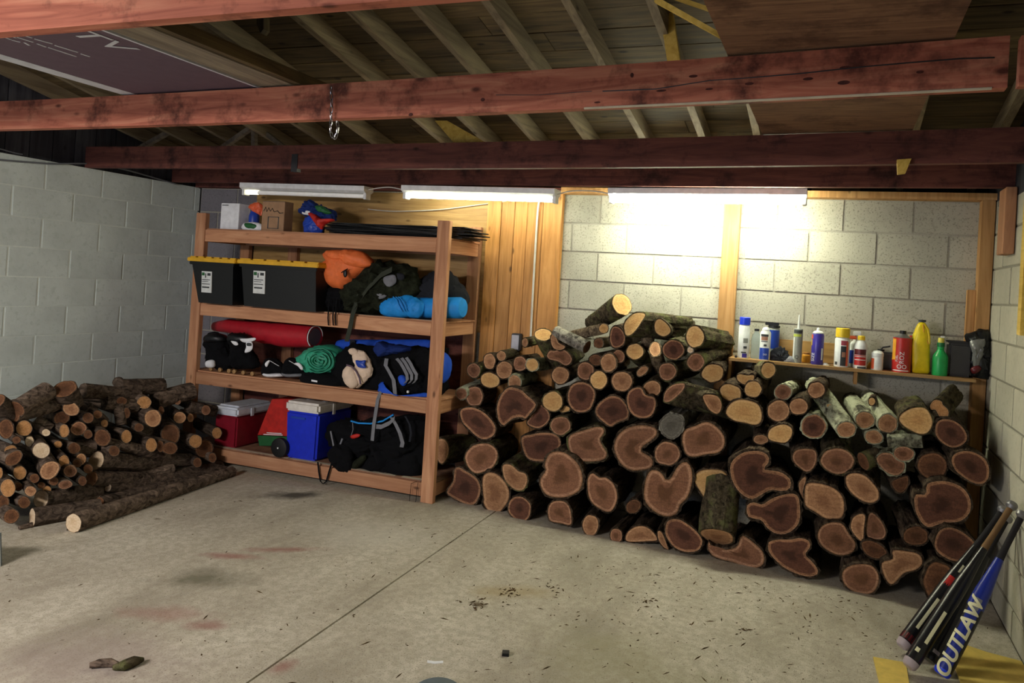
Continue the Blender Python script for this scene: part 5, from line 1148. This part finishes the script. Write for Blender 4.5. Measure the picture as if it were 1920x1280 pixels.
# ------------------------------------------------------------------ cans and bottles on the wall shelf
ZS = 1.1165; YS = -.115
GB = 'cans and bottles on the wall shelf'
def can_at(name, u, y, label, cat, group=GB):
    p = at(u, 690, 1, y)
    for _ in range(4): p = at(u, pix((p.x, y, ZS))[1], 1, y)
    t_ = thing(name, (p.x, y, ZS), label, cat, group); return t_, Vector((p.x, y, ZS)), FL/((p-CAM).dot(F))
def lab_band(t_, P, r, z0, z1, mat, a0=-60, a1=60, name='label', dr=.0008, n=10, off=-15):
    v = []; 
    for i in range(n+1):
        a = math.radians(off+a0+(a1-a0)*i/n)
        for zz in (z0, z1):
            for rr in (r+dr, r-.001): v.append(P+Vector((math.sin(a)*rr, -math.cos(a)*rr, zz)))
    f = []
    for i in range(n):
        o = i*4; f += [[o, o+4, o+6, o+2], [o+1, o+3, o+7, o+5], [o+2, o+6, o+7, o+3], [o, o+1, o+5, o+4]]
    f += [[0, 2, 3, 1], [n*4, n*4+1, n*4+3, n*4+2]]
    return MB().add(v, f).build(name, mat, t_)
def ctext(s, size, t_, P, r, z, mat, vert=False, off=8):
    a = math.radians(off); M0 = Matrix.Rotation(a, 4, 'Z'); M1 = Matrix.Translation(P+Vector((0, 0, z))) @ M0
    if vert:
        # vertical wording: rotate in the label plane before wrapping
        cu = bpy.data.curves.new('t', 'FONT'); cu.body = s; cu.size = size; cu.align_x = 'CENTER'; cu.align_y = 'CENTER'; cu.extrude = .0004
        o = bpy.data.objects.new('t', cu); COL.objects.link(o); me = bpy.data.meshes.new_from_object(o.evaluated_get(bpy.context.evaluated_depsgraph_get())); bpy.data.objects.remove(o)
        b = wloc(t_); slice_mesh(me, 1, r*.25)
        for q in me.vertices:
            x, y, zz = -q.co.y, q.co.x, q.co.z; rr = r+.0012+zz
            q.co = (M1 @ Vector((rr*math.sin(x/r), -rr*math.cos(x/r), y)))-b
        me.materials.clear(); me.materials.append(MATS[mat]); q = bpy.data.objects.new('lettering', me); COL.objects.link(q); q.parent = t_; return q
    return text(s, size, M1, mat, t_, r=r+.0012, ext=.0004)
def spray(name, u, y, w, h, cap, body, capm, label, capw=.95, dome=False):
    t_, P, s = can_at(name, u, y, label, 'spray can'); r = w/2/s; H = h/s; c = cap/s
    MB().lathe(P, [(r*.96, 0), (r, .004), (r, H-c-.012), (r*.8, H-c)], 28).build('can_body', body, t_, smooth=True)
    MB().lathe(P+Vector((0, 0, H-c+.0005)), [(r*capw, 0), (r*capw, c-.003), (r*capw-.003, c)] if not dome else [(r*.8, 0), (r*.6, c*.4), (r*.3, c*.6), (r*.3, c)], 28).build('cap', capm, t_, smooth=True)
    return t_, P, r, H, c
t_, P, r, H, c = spray('spray_can', 1393, -.13, 21, 76, 14, 'can_white', 'cap_blue', 'tall white spray can with a blue cap, first from the stud')
lab_band(t_, P, r, .005, .03, 'can_purple', 10, 60); lab_band(t_, P, r, .032, .04, 'print_dark', 0, 50, 'print_band'); lab_band(t_, P, r, .06, .075, 'print_dark', 20, 55, 'print_band'); lab_band(t_, P, r, .095, .125, 'can_grey', 15, 65, 'print_band')
t_, P, s = can_at('water_bottle', 1416, -.10, 'clear plastic water bottle with a dark cap behind the first cans', 'bottle'); r = .032
MB().lathe(P, [(.028, 0), (.032, .006), (.032, .03), (.030, .034), (.032, .04), (.030, .05), (.032, .058), (.030, .068), (.032, .08), (.032, .125), (.026, .145), (.013, .165), (.013, .172)], 24).build('bottle_body', 'clear_plastic', t_, smooth=True)
MB().lathe(P+Vector((0, 0, .172)), [(.0145, 0), (.0145, .014)], 16).build('cap', 'black_plastic', t_)
t_, P, r, H, c = spray('spray_can', 1433, -.145, 20, 58, 4, 'can_white', 'can_white', 'white and blue aerosol with a rounded top and dark printed patch', .7)
MB().lathe(P+Vector((0, 0, H)), [(r*.6, 0), (r*.5, .008), (.004, .012)], 20).build('dome', 'can_white', t_, smooth=True)
lab_band(t_, P, r, .004, .075, 'can_blue', -50, 65); lab_band(t_, P, r, .145, .16, 'print_dark', -35, 50, 'print_band'); lab_band(t_, P, r, .122, .1445, 'skin_print', -30, 45, 'print_band'); lab_band(t_, P, r, .112, .119, 'strap_grey', -30, 45, 'print_band'); lab_band(t_, P, r, .085, .098, 'print_dark', 5, 35, 'print_band')
ctext('DO', .014, t_, P, r+.0006, .035, 'can_white')
t_, P, s = can_at('cleaner_jug', 1448, -.05, 'blue-labelled bottle with a black trigger top behind the white and blue aerosol', 'bottle'); r = .036
MB().lathe(P, [(r, 0), (r, .05), (r, .19), (.03, .2)], 24).build('bottle_body', 'can_grey', t_, smooth=True); lab_band(t_, P, r, .07, .185, 'can_blue', -40, 90)
MB().lathe(P+Vector((0, 0, .2)), [(r*1.02, 0), (r*1.02, .012)], 20).build('cap', 'black_plastic', t_); MB().box(P.x-.055, P.x+.03, P.y-.012, P.y+.012, P.z+.213, P.z+.232, b=.003).build('trigger', 'black_plastic', t_)
t_, P, s = can_at('work_glove', 1462, -.13, 'crumpled dark work glove lying behind the caulk tube', 'glove')
puff('glove_body', [(1441, 668), (1452, 655), (1465, 651), (1474, 662), (1482, 670), (1489, 681), (1460, 680), (1444, 676)], -.12, .08, 'char_fabric', t_, .25, 90, zmin=ZS, fr=25)
puff('glove_cuff', [(1468, 674), (1482, 668), (1492, 672), (1490, 682), (1470, 681)], -.14, .06, 'strap_grey', t_, .2, 91, zmin=ZS, n=20, fr=25)
t_, P, s = can_at('caulk_tube', 1494, -.14, 'grey-green caulk tube with a long thin white nozzle', 'caulk tube'); r = .0265
MB().lathe(P, [(r, 0), (r, .205), (r*.9, .208)], 24).build('tube_body', 'can_grey', t_, smooth=True); MB().lathe(P+Vector((0, 0, .208)), [(.010, 0), (.008, .01), (.006, .05), (.004, .085)], 12).build('nozzle', 'can_white', t_, smooth=True)
lab_band(t_, P, r, .16, .175, 'lime_print', -75, 60); lab_band(t_, P, r, .18, .2, 'print_dark', -60, 70, 'print_band'); lab_band(t_, P, r, .01, .155, 'label_white', -75, -30, 'print_band'); lab_band(t_, P, r, .10, .145, 'can_grey', -20, 20, 'print_band')
ctext('Q', .03, t_, P, r, .035, 'print_dark', off=-5)
t_, P, s = can_at('amber_jar', 1511, -.07, 'small amber jar tucked between the caulk tube and the purple can', 'jar')
MB().lathe(P, [(.022, 0), (.025, .005), (.025, .045), (.02, .05)], 18).build('jar_body', 'gold_print', t_, smooth=True); MB().lathe(P+Vector((0, 0, .0505)), [(.02, 0), (.02, .012)], 18).build('lid', 'amber_z', t_)
t_, P, s = can_at('spray_can', 1531, -.14, 'purple spray can with white domed top and yellow-red printing', 'spray can'); r = .036; H = .178
MB().lathe(P, [(r*.96, 0), (r, .004), (r, H), (r*.85, H+.01)], 28).build('can_body', 'can_purple', t_, smooth=True)
MB().lathe(P+Vector((0, 0, H+.0105)), [(r*.9, 0), (r*.88, .006), (r*.6, .013), (r*.32, .016), (r*.25, .03), (r*.1, .034)], 24).build('spray_top', 'can_white', t_, smooth=True)
lab_band(t_, P, r, .155, .18, 'orange_print', -75, -35, 'print_band'); lab_band(t_, P, r, .115, .15, 'can_yellow', -75, -45, 'print_band'); ctext('SIZE', .028, t_, P, r, .045, 'label_white', True, off=-38)
lab_band(t_, P, r, .03, .10, 'label_white', 55, 75, 'print_band')
t_, P, s = can_at('bottle_stopper', 1549, -.15, 'small white plastic bottle stopper lying flat beside the purple can', 'stopper')
MB().lathe(P, [(.02, 0), (.021, .004), (.021, .005)], 20).build('lid_disc', 'can_white', t_); MB().lathe(P+Vector((-.004, 0, .0052)), [(.012, 0), (.012, .009)], 16).build('knob', 'can_white', t_)
t_, P, r, H, c = spray('spray_can', 1577, -.145, 27, 72, 17, 'can_white', 'can_yellow', 'white spray can with a wide yellow cap and dark picture label')
lab_band(t_, P, r, .008, .125, 'print_dark', 5, 62); lab_band(t_, P, r, .13, .158, 'pink_print', 5, 60, 'print_band'); lab_band(t_, P, r+.0006, .008, .15, 'orange_print', 48, 66, 'print_band'); lab_band(t_, P, r+.0006, .06, .09, 'skin_print', 15, 42, 'print_band'); lab_band(t_, P, r, .012, .03, 'print_dark', -42, -18, 'print_band')
t_, P, s = can_at('trigger_bottle', 1600, -.06, 'bottle with orange and white trigger head behind the yellow-capped bottle', 'bottle'); r = .032
MB().lathe(P, [(r, 0), (r, .13), (.015, .155), (.013, .165)], 20).build('bottle_body', 'label_white', t_, smooth=True); lab_band(t_, P, r, .02, .1, 'can_blue', -60, 60)
MB().box(P.x-.035, P.x+.012, P.y-.012, P.y+.012, P.z+.166, P.z+.185, b=.004).build('trigger', 'orange_print', t_); MB().box(P.x-.012, P.x+.035, P.y-.014, P.y+.014, P.z+.186, P.z+.215, b=.004).build('spray_head', 'paper_white', t_)
t_, P, s = can_at('bottle', 1612, -.15, 'white bottle with a small yellow cap and red label', 'bottle'); r = 12/s
MB().lathe(P, [(r*.96, 0), (r, .005), (r, .125), (r*.85, .148), (r*.5, .165), (r*.45, .168)], 24).build('bottle_body', 'can_white', t_, smooth=True); MB().lathe(P+Vector((0, 0, .1685)), [(r*.55, 0), (r*.55, .022), (r*.48, .025)], 18).build('cap', 'can_yellow', t_, smooth=True)
lab_band(t_, P, r, .082, .115, 'bat_maroon', -50, 65); lab_band(t_, P, r, .02, .08, 'can_red', -50, 65, 'label'); lab_band(t_, P, r+.0006, .07, .074, 'can_white', -40, 60, 'print_band'); lab_band(t_, P, r+.0006, .05, .054, 'can_white', -40, 60, 'print_band'); lab_band(t_, P, r, 0.002, .012, 'print_dark', -10, 70, 'print_band')
t_, P, s = can_at('small_bottle', 1644, -.15, 'short white bottle with a flip cap and orange-brown side label', 'bottle'); r = 10.5/s
MB().lathe(P, [(r*.96, 0), (r, .004), (r, .075), (r*.95, .08)], 22).build('bottle_body', 'can_white', t_, smooth=True); MB().lathe(P+Vector((0, 0, .0805)), [(r*1.02, 0), (r*1.02, .018), (r*.7, .03), (r*.3, .033)], 22).build('flip_cap', 'can_white', t_, smooth=True); lab_band(t_, P, r, .006, .068, 'orange_print', -80, -20)
t_, P, s = can_at('yellow_scoop', 1629, -.08, 'yellow-brown wedge between the red-labelled and the short white bottle', 'scoop')
puff('scoop_body', [(1624, 690), (1630, 678), (1637, 683), (1636, 694), (1625, 692)], -.08, .05, 'gold_print', t_, .05, 92, zmin=ZS, n=16)
t_, P, s = can_at('grey_canister', 1660, -.06, 'squat dark grey canister with a bent spout behind the short white bottle', 'canister')
MB().box(P.x-.055, P.x+.045, P.y-.04, P.y+.04, P.z, P.z+.105, b=.012).build('canister_body', 'dark_tub', t_, smooth=True); MB().lathe(P+Vector((-.03, 0, .106)), [(.02, 0), (.02, .012)], 16).build('cap', 'black_plastic', t_)
MB().tube([P+Vector(q) for q in ((-.03, 0, .118), (-.02, 0, .13), (.005, 0, .135), (.02, 0, .14))], .005, 8).build('spout', 'outlet', t_)
t_, P, s = can_at('red_can', 1689, -.14, 'red round metal can with a black cap and gold stripe', 'can'); r = 16.5/s; H = .195
MB().lathe(P, [(r*1.02, 0), (r*1.02, .005), (r, .006), (r, H), (r*1.02, H+.001), (r*1.02, H+.005)], 28).build('can_body', 'can_red', t_, smooth=True); MB().lathe(P+Vector((0, 0, H+.0055)), [(r, 0), (r*.6, .012), (r*.4, .02), (r*.35, .022)], 24).build('shoulder', 'galv', t_, smooth=True); MB().lathe(P+Vector((0, 0, H+.028)), [(r*.36, 0), (r*.36, .018)], 18).build('cap', 'black_plastic', t_)
lab_band(t_, P, r, .07, H-.003, 'gold_print', -65, -30, 'gold_stripe'); ctext('ROZ', .034, t_, P, r, .085, 'paper_white', True, off=-2); ctext('OO', .034, t_, P, r, .032, 'paper_white', off=-2); ctext('FUEL', .018, t_, P, r+.001, .08, 'paper_white', True, off=-34); lab_band(t_, P, r, .008, .013, 'paper_white', -50, 60, 'print_band')
t_, P, s = can_at('red_cap_bottle', 1708, -.05, 'red cap of a bottle hidden between the red can and the yellow jug', 'bottle')
MB().lathe(P, [(.022, 0), (.022, .17), (.014, .19)], 18).build('bottle_body', 'bat_maroon', t_, smooth=True); MB().lathe(P+Vector((0, 0, .1905)), [(.018, 0), (.018, .022)], 18).build('cap', 'can_red', t_)
t_, P, s = can_at('yellow_jug', 1727, -.12, 'tall bright yellow plastic jug with a moulded handle and dark cap', 'jug')
pr = [(1710, 699), (1709.5, 690), (1708, 660), (1708, 640), (1713, 624), (1719, 610), (1724, 604), (1733, 604), (1739, 612), (1742, 625), (1743, 645), (1743, 690), (1741, 700), (1728, 701)]
puff('jug_body', pr, -.12, .085, 'jug_yellow', t_, .0, 93, zmin=ZS, n=48, hard=.25)
P1 = [at(u, v, 1, -.155) for u, v in ((1731, 608), (1732, 622), (1736, 634), (1741, 645))]; MB().tube(P1, .0035, 8).build('handle_groove', 'gold_print', t_, smooth=True)
P1 = [at(u, v, 1, -.15) for u, v in ((1734, 608), (1740, 618), (1742, 632), (1742, 645))]; MB().tube(P1, .007, 8).build('handle', 'jug_yellow', t_, smooth=True)
c = at(1729, 602, 1, -.12); MB().lathe((c.x, c.y, c.z-.004), [(.021, 0), (.021, .012)], 18).build('cap', 'print_dark', t_)
t_, P, s = can_at('green_spray_bottle', 1761, -.15, 'green spray bottle with a pale yellow nozzle', 'bottle'); r = 13.5/s
MB().lathe(P, [(r*.95, 0), (r, .006), (r, .105), (r*.85, .12), (r*.5, .14), (r*.42, .15), (r*.48, .153), (r*.42, .158), (r*.45, .165)], 24).build('bottle_body', 'green_bottle', t_, smooth=True)
MB().lathe(P+Vector((0, 0, .1655)), [(r*.5, 0), (r*.5, .022)], 18).build('collar', 'green_neck', t_, smooth=True); MB().lathe(P+Vector((0, 0, .188)), [(r*.38, 0), (r*.42, .015), (r*.36, .028)], 16).build('nozzle', 'nozzle_yellow', t_, smooth=True); MB().box(P.x-.004, P.x+.018, P.y-.008, P.y+.008, P.z+.2165, P.z+.226, b=.002).build('trigger', 'paper_white', t_)
t_, P, s = can_at('dark_tub', 1797, -.09, 'smoky dark plastic tub behind the green spray bottle', 'tub')
MB().box(P.x-.065, P.x+.06, P.y-.05, P.y+.06, P.z, P.z+.19, b=.012).build('tub_body', 'dark_tub', t_, smooth=True); MB().box(P.x-.07, P.x+.065, P.y-.055, P.y+.065, P.z+.191, P.z+.203, b=.004).build('lid', 'outlet', t_)
t_, P, s = can_at('foil_bag', 1836, -.12, 'crumpled black and silver bag at the right end of the bottle shelf', 'bag')
puff('bag_body', [(1814, 642), (1812, 628), (1830, 620), (1852, 622), (1858, 640), (1858, 700), (1848, 711), (1826, 708), (1816, 690), (1820, 665)], -.11, .12, 'black_plastic', t_, .18, 95, zmin=ZS, fr=16)
puff('silver_panel', [(1818, 640), (1832, 636), (1848, 640), (1843, 665), (1834, 690), (1826, 690), (1822, 660)], -.16, .05, 'silver_bag', t_, .2, 96, n=26, fr=18)
puff('red_print', [(1820, 690), (1832, 684), (1840, 690), (1830, 700), (1822, 699)], -.17, .04, 'bat_maroon', t_, .1, 97, n=18)
t_, P, s = can_at('dark_scrap', 1388, -.17, 'tiny dark scrap at the left end of the bottle shelf', 'scrap')
MB().box(P.x-.035, P.x-.018, P.y-.01, P.y+.01, P.z, P.z+.014, b=.003).build('scrap_body', 'outlet', t_)

# ------------------------------------------------------------------ baseball bats leaning on the right wall
def bat(b, k, zb, label, body, grip, capm, dx=0, knobm='galv', barrel=.031, knob_x=5.975):
    B = at(*b, 2, zb); K = at(*k, 0, knob_x); A = K-B; Ln = A.length; A.normalize()
    t_ = thing('baseball_bat', (B.x, B.y, 0), label, 'bat', 'baseball bats leaning on the right wall')
    ref = (CAM-B)
    def la(name, prof, mat, n=20): return MB().lathe(B, [(r, z*Ln) for r, z in prof], n, ax=A, ref=ref).build(name, mat, t_, smooth=True)
    la('barrel', [(barrel*.99, .035), (barrel, .05), (barrel, .40), (barrel*.92, .50), (barrel*.68, .60), (.016, .70)], body)
    la('end_cap', [(barrel*.7, -.0), (barrel*.9, .008), (barrel, .034)], capm)
    la('grip', [(.0155, .70), (.013, .78), (.0135, .96)], grip)
    la('knob', [(.0135, .961), (.024, .975), (.024, .992), (.019, 1.0)], knobm)
    return t_, B, A, Ln
def batmark(t_, B, A, Ln, z0, z1, mat, r=.0318, w=24, off=0, name='stripe', n=5):
    ref = (CAM-B); e1 = (ref-A*ref.dot(A)).normalized(); e2 = A.cross(e1); v = []
    for i in range(n+1):
        a = math.radians(off-w+2*w*i/n)
        for zz in (z0, z1):
            for rr in (r, r-.002): v.append(B+A*zz*Ln+(e1*math.cos(a)+e2*math.sin(a))*rr)
    f = []
    for i in range(n):
        o = i*4; f += [[o, o+4, o+6, o+2], [o+1, o+3, o+7, o+5], [o+2, o+6, o+7, o+3], [o, o+1, o+5, o+4]]
    f += [[0, 2, 3, 1], [n*4, n*4+1, n*4+3, n*4+2]]
    MB().add(v, f).build(name, mat, t_)
def battext(t_, B, A, Ln, s_, size, z, mat, r=.0316, off=0):
    ref = (CAM-B); e1 = (ref-A*ref.dot(A)).normalized(); e2 = A.cross(e1)
    cu = bpy.data.curves.new('t', 'FONT'); cu.body = s_; cu.size = size; cu.align_x = 'CENTER'; cu.align_y = 'CENTER'; cu.extrude = .0004; cu.offset = size*.03; cu.shear = .2
    o = bpy.data.objects.new('t', cu); COL.objects.link(o); me = bpy.data.meshes.new_from_object(o.evaluated_get(bpy.context.evaluated_depsgraph_get())); bpy.data.objects.remove(o)
    b = wloc(t_); slice_mesh(me, 1, r*.2)
    for q in me.vertices:
        x, y, zz = q.co; a = -y/r+math.radians(off); rr = r+.001+zz
        q.co = B+A*(z*Ln+x)+(e1*math.cos(a)+e2*math.sin(a))*rr-b
    me.materials.clear(); me.materials.append(MATS[mat]); q = bpy.data.objects.new('lettering', me); COL.objects.link(q); q.parent = t_
q = bat((1690, 1212), (1883, 952), .035, 'leftmost black bat with a white stripe and grey end cap', 'bat_black', 'grip', 'bat_cap')
batmark(*q, .12, .32, 'bat_white', w=12, off=10); batmark(*q, .04, .075, 'bat_maroon', w=80); batmark(*q, .40, .47, 'can_red', r=.0305, w=30, off=0); batmark(*q, .49, .56, 'bat_white', r=.0275, w=10, off=15)
q = bat((1703, 1250), (1900, 943), .035, 'bat with a brown taped handle and a white word strip on its barrel', 'bat_black', 'grip_tan', 'bat_cap', barrel=.032)
batmark(*q, .04, .11, 'bat_maroon', w=80); batmark(*q, .13, .31, 'bat_white', r=.0328, w=12, off=12); batmark(*q, .075, .095, 'bat_white', r=.033, w=14, off=-10)
q = bat((1742, 1238), (1890, 968), .035, 'plain black bat standing behind the blue one', 'bat_black', 'grip', 'bat_black')
batmark(*q, .33, .36, 'bat_cap', w=12, off=-15); batmark(*q, .04, .06, 'bat_cap', w=30, off=20)
q = bat((1764, 1265), (1919, 960), .035, 'blue and black bat lettered OUTLAW in pale yellow', 'bat_blue', 'grip', 'cap_blue', barrel=.034)
battext(*q, 'OUTLAW', .078, .218, 'bat_white', r=.0342); batmark(*q, .385, .45, 'strap_grey', r=.0345, w=22); batmark(*q, .03, .40, 'bat_black', r=.0343, w=38, off=-78, name='black_flank'); batmark(*q, .03, .40, 'bat_black', r=.0343, w=38, off=78, name='black_flank')

# ------------------------------------------------------------------ floor odds and ends
def floorpiece(name, pts, th, mat, label, cat, z=0.0005, bev=False):
    P = [at(u, v, 2, z) for u, v in pts]; return tag(MB().prism(P, (0, 0, th)).build(name, mat), label, cat)
floorpiece('yellow_offcut', [(1637, 1234), (1698, 1245), (1706, 1292), (1652, 1296)], .008, 'paper_yellow', 'small pale yellow plywood offcut on the floor left of the bats', 'offcut')
floorpiece('yellow_offcut', [(1783, 1210), (1800, 1209), (1850, 1226), (1915, 1243), (1945, 1300), (1808, 1300), (1791, 1255)], .010, 'paper_yellow', 'large torn yellow sheet on the floor against the blue bat', 'offcut')
t_ = thing('bark_chip', at(190, 1243, 2, 0), 'long curled piece of mossy bark on the floor, lower left', 'bark chip')
MB().tube([at(168, 1247, 2, .014), at(185, 1243, 2, .016), at(205, 1242, 2, .015), at(222, 1246, 2, .012)], [.010, .015, .016, .009], 9).build('bark_body', 'bark_limb', t_, smooth=True)
MB().tube([at(213, 1251, 2, .012), at(232, 1247, 2, .018), at(250, 1240, 2, .018), at(268, 1236, 2, .010)], [.010, .020, .020, .008], 9).build('bark_fork', 'bark_moss', t_, smooth=True)
floorpiece('black_clip', [(942, 1223), (955, 1224), (954, 1231), (941, 1230)], .012, 'black_plastic', 'tiny black plastic clip on the floor at lower centre', 'clip')
floorpiece('white_scrap', [(801, 1238), (815, 1240), (831, 1239), (831, 1243), (815, 1244), (801, 1242)], .002, 'paper_white', 'thin white paint chip on the floor near the black clip', 'scrap')
c = at(818, 1292, 2, .05)
t_ = thing('grey_tub', (c.x, c.y, 0), 'rounded slate-blue object cut off by the bottom photo edge', 'tub')
MB().lathe((c.x, c.y, .0005), [(.07, 0), (.085, .01), (.085, .045), (.075, .052)], 28).build('tub_body', 'bin_grey', t_, smooth=True)
c = at(-20, 1030, 2, 0.0)
t_ = thing('plastic_tray', (c.x, c.y, 0), 'sliver of a grey object with white edge at the left photo border', 'tray')
a = at(-40, 1075, 2, 0); b = at(0, 1062, 2, 0); d = at(-1, 1000, 1, b.y)
MB().prism([(b.x-.25, b.y-.12, 0.0005), (b.x, b.y, 0.0005), (d.x, b.y, d.z), (d.x-.25, b.y-.12, d.z)], (-.006, .012, 0)).build('panel_body', 'bin_grey', t_)
MB().prism([(b.x-.004, b.y, 0.0005), (b.x+.002, b.y+.001, 0.0005), (d.x+.002, b.y+.001, d.z), (d.x-.004, b.y, d.z)], (0, -.008, 0)).build('white_edge', 'paper_white', t_)
# sawdust, bark crumbs and splinters: too many to count
rnd = random.Random(5); mb = MB()
def crumb(p, s, el):
    a = rnd.uniform(0, PI); d = Vector((math.cos(a), math.sin(a), 0)); e = Vector((-d.y, d.x, 0)); h = s*rnd.uniform(.25, .6)
    l = s*el; w = s*.5
    mb.add([p-d*l-e*w*.3, p+e*w-d*l*.2, p+d*l, p-e*w+d*l*.1, p+Vector((0, 0, h))+d*l*rnd.uniform(-.3, .3)], [(0, 1, 2, 3), (0, 4, 1), (1, 4, 2), (2, 4, 3), (3, 4, 0)])
for i in range(1500):
    k = rnd.random()
    if k < .55: x = rnd.gauss(4.7, .75); y = -.75-abs(rnd.gauss(0, .75))
    elif k < .8: x = rnd.uniform(2.7, 5.9); y = rnd.uniform(-3, -.6)
    else: x = rnd.uniform(.8, 3.2); y = rnd.uniform(-3.4, -.6)
    if not .3 < x < 5.95: continue
    s = .0022+.006*rnd.random()**3
    crumb(Vector((x, y, .0003)), s, rnd.choice((1, 1, 1.5, 3.5)))
for u, v, n in ((895, 1133, 30), (960, 1110, 30), (945, 1128, 10), (1215, 1130, 22), (1040, 1100, 18), (1395, 1180, 10), (1590, 1128, 10), (1720, 1040, 10)):
    c = at(u, v, 2, 0)
    for i in range(n): crumb(Vector((c.x+rnd.gauss(0, .03), c.y+rnd.gauss(0, .03), .0004+rnd.random()*.002)), .003+.007*rnd.random(), rnd.choice((1, 1.5, 2)))
tag(mb.build('sawdust', 'debris', loc=(4, -1.5, 0)), 'bark crumbs and splinters scattered over the concrete floor', 'debris', kind='stuff')
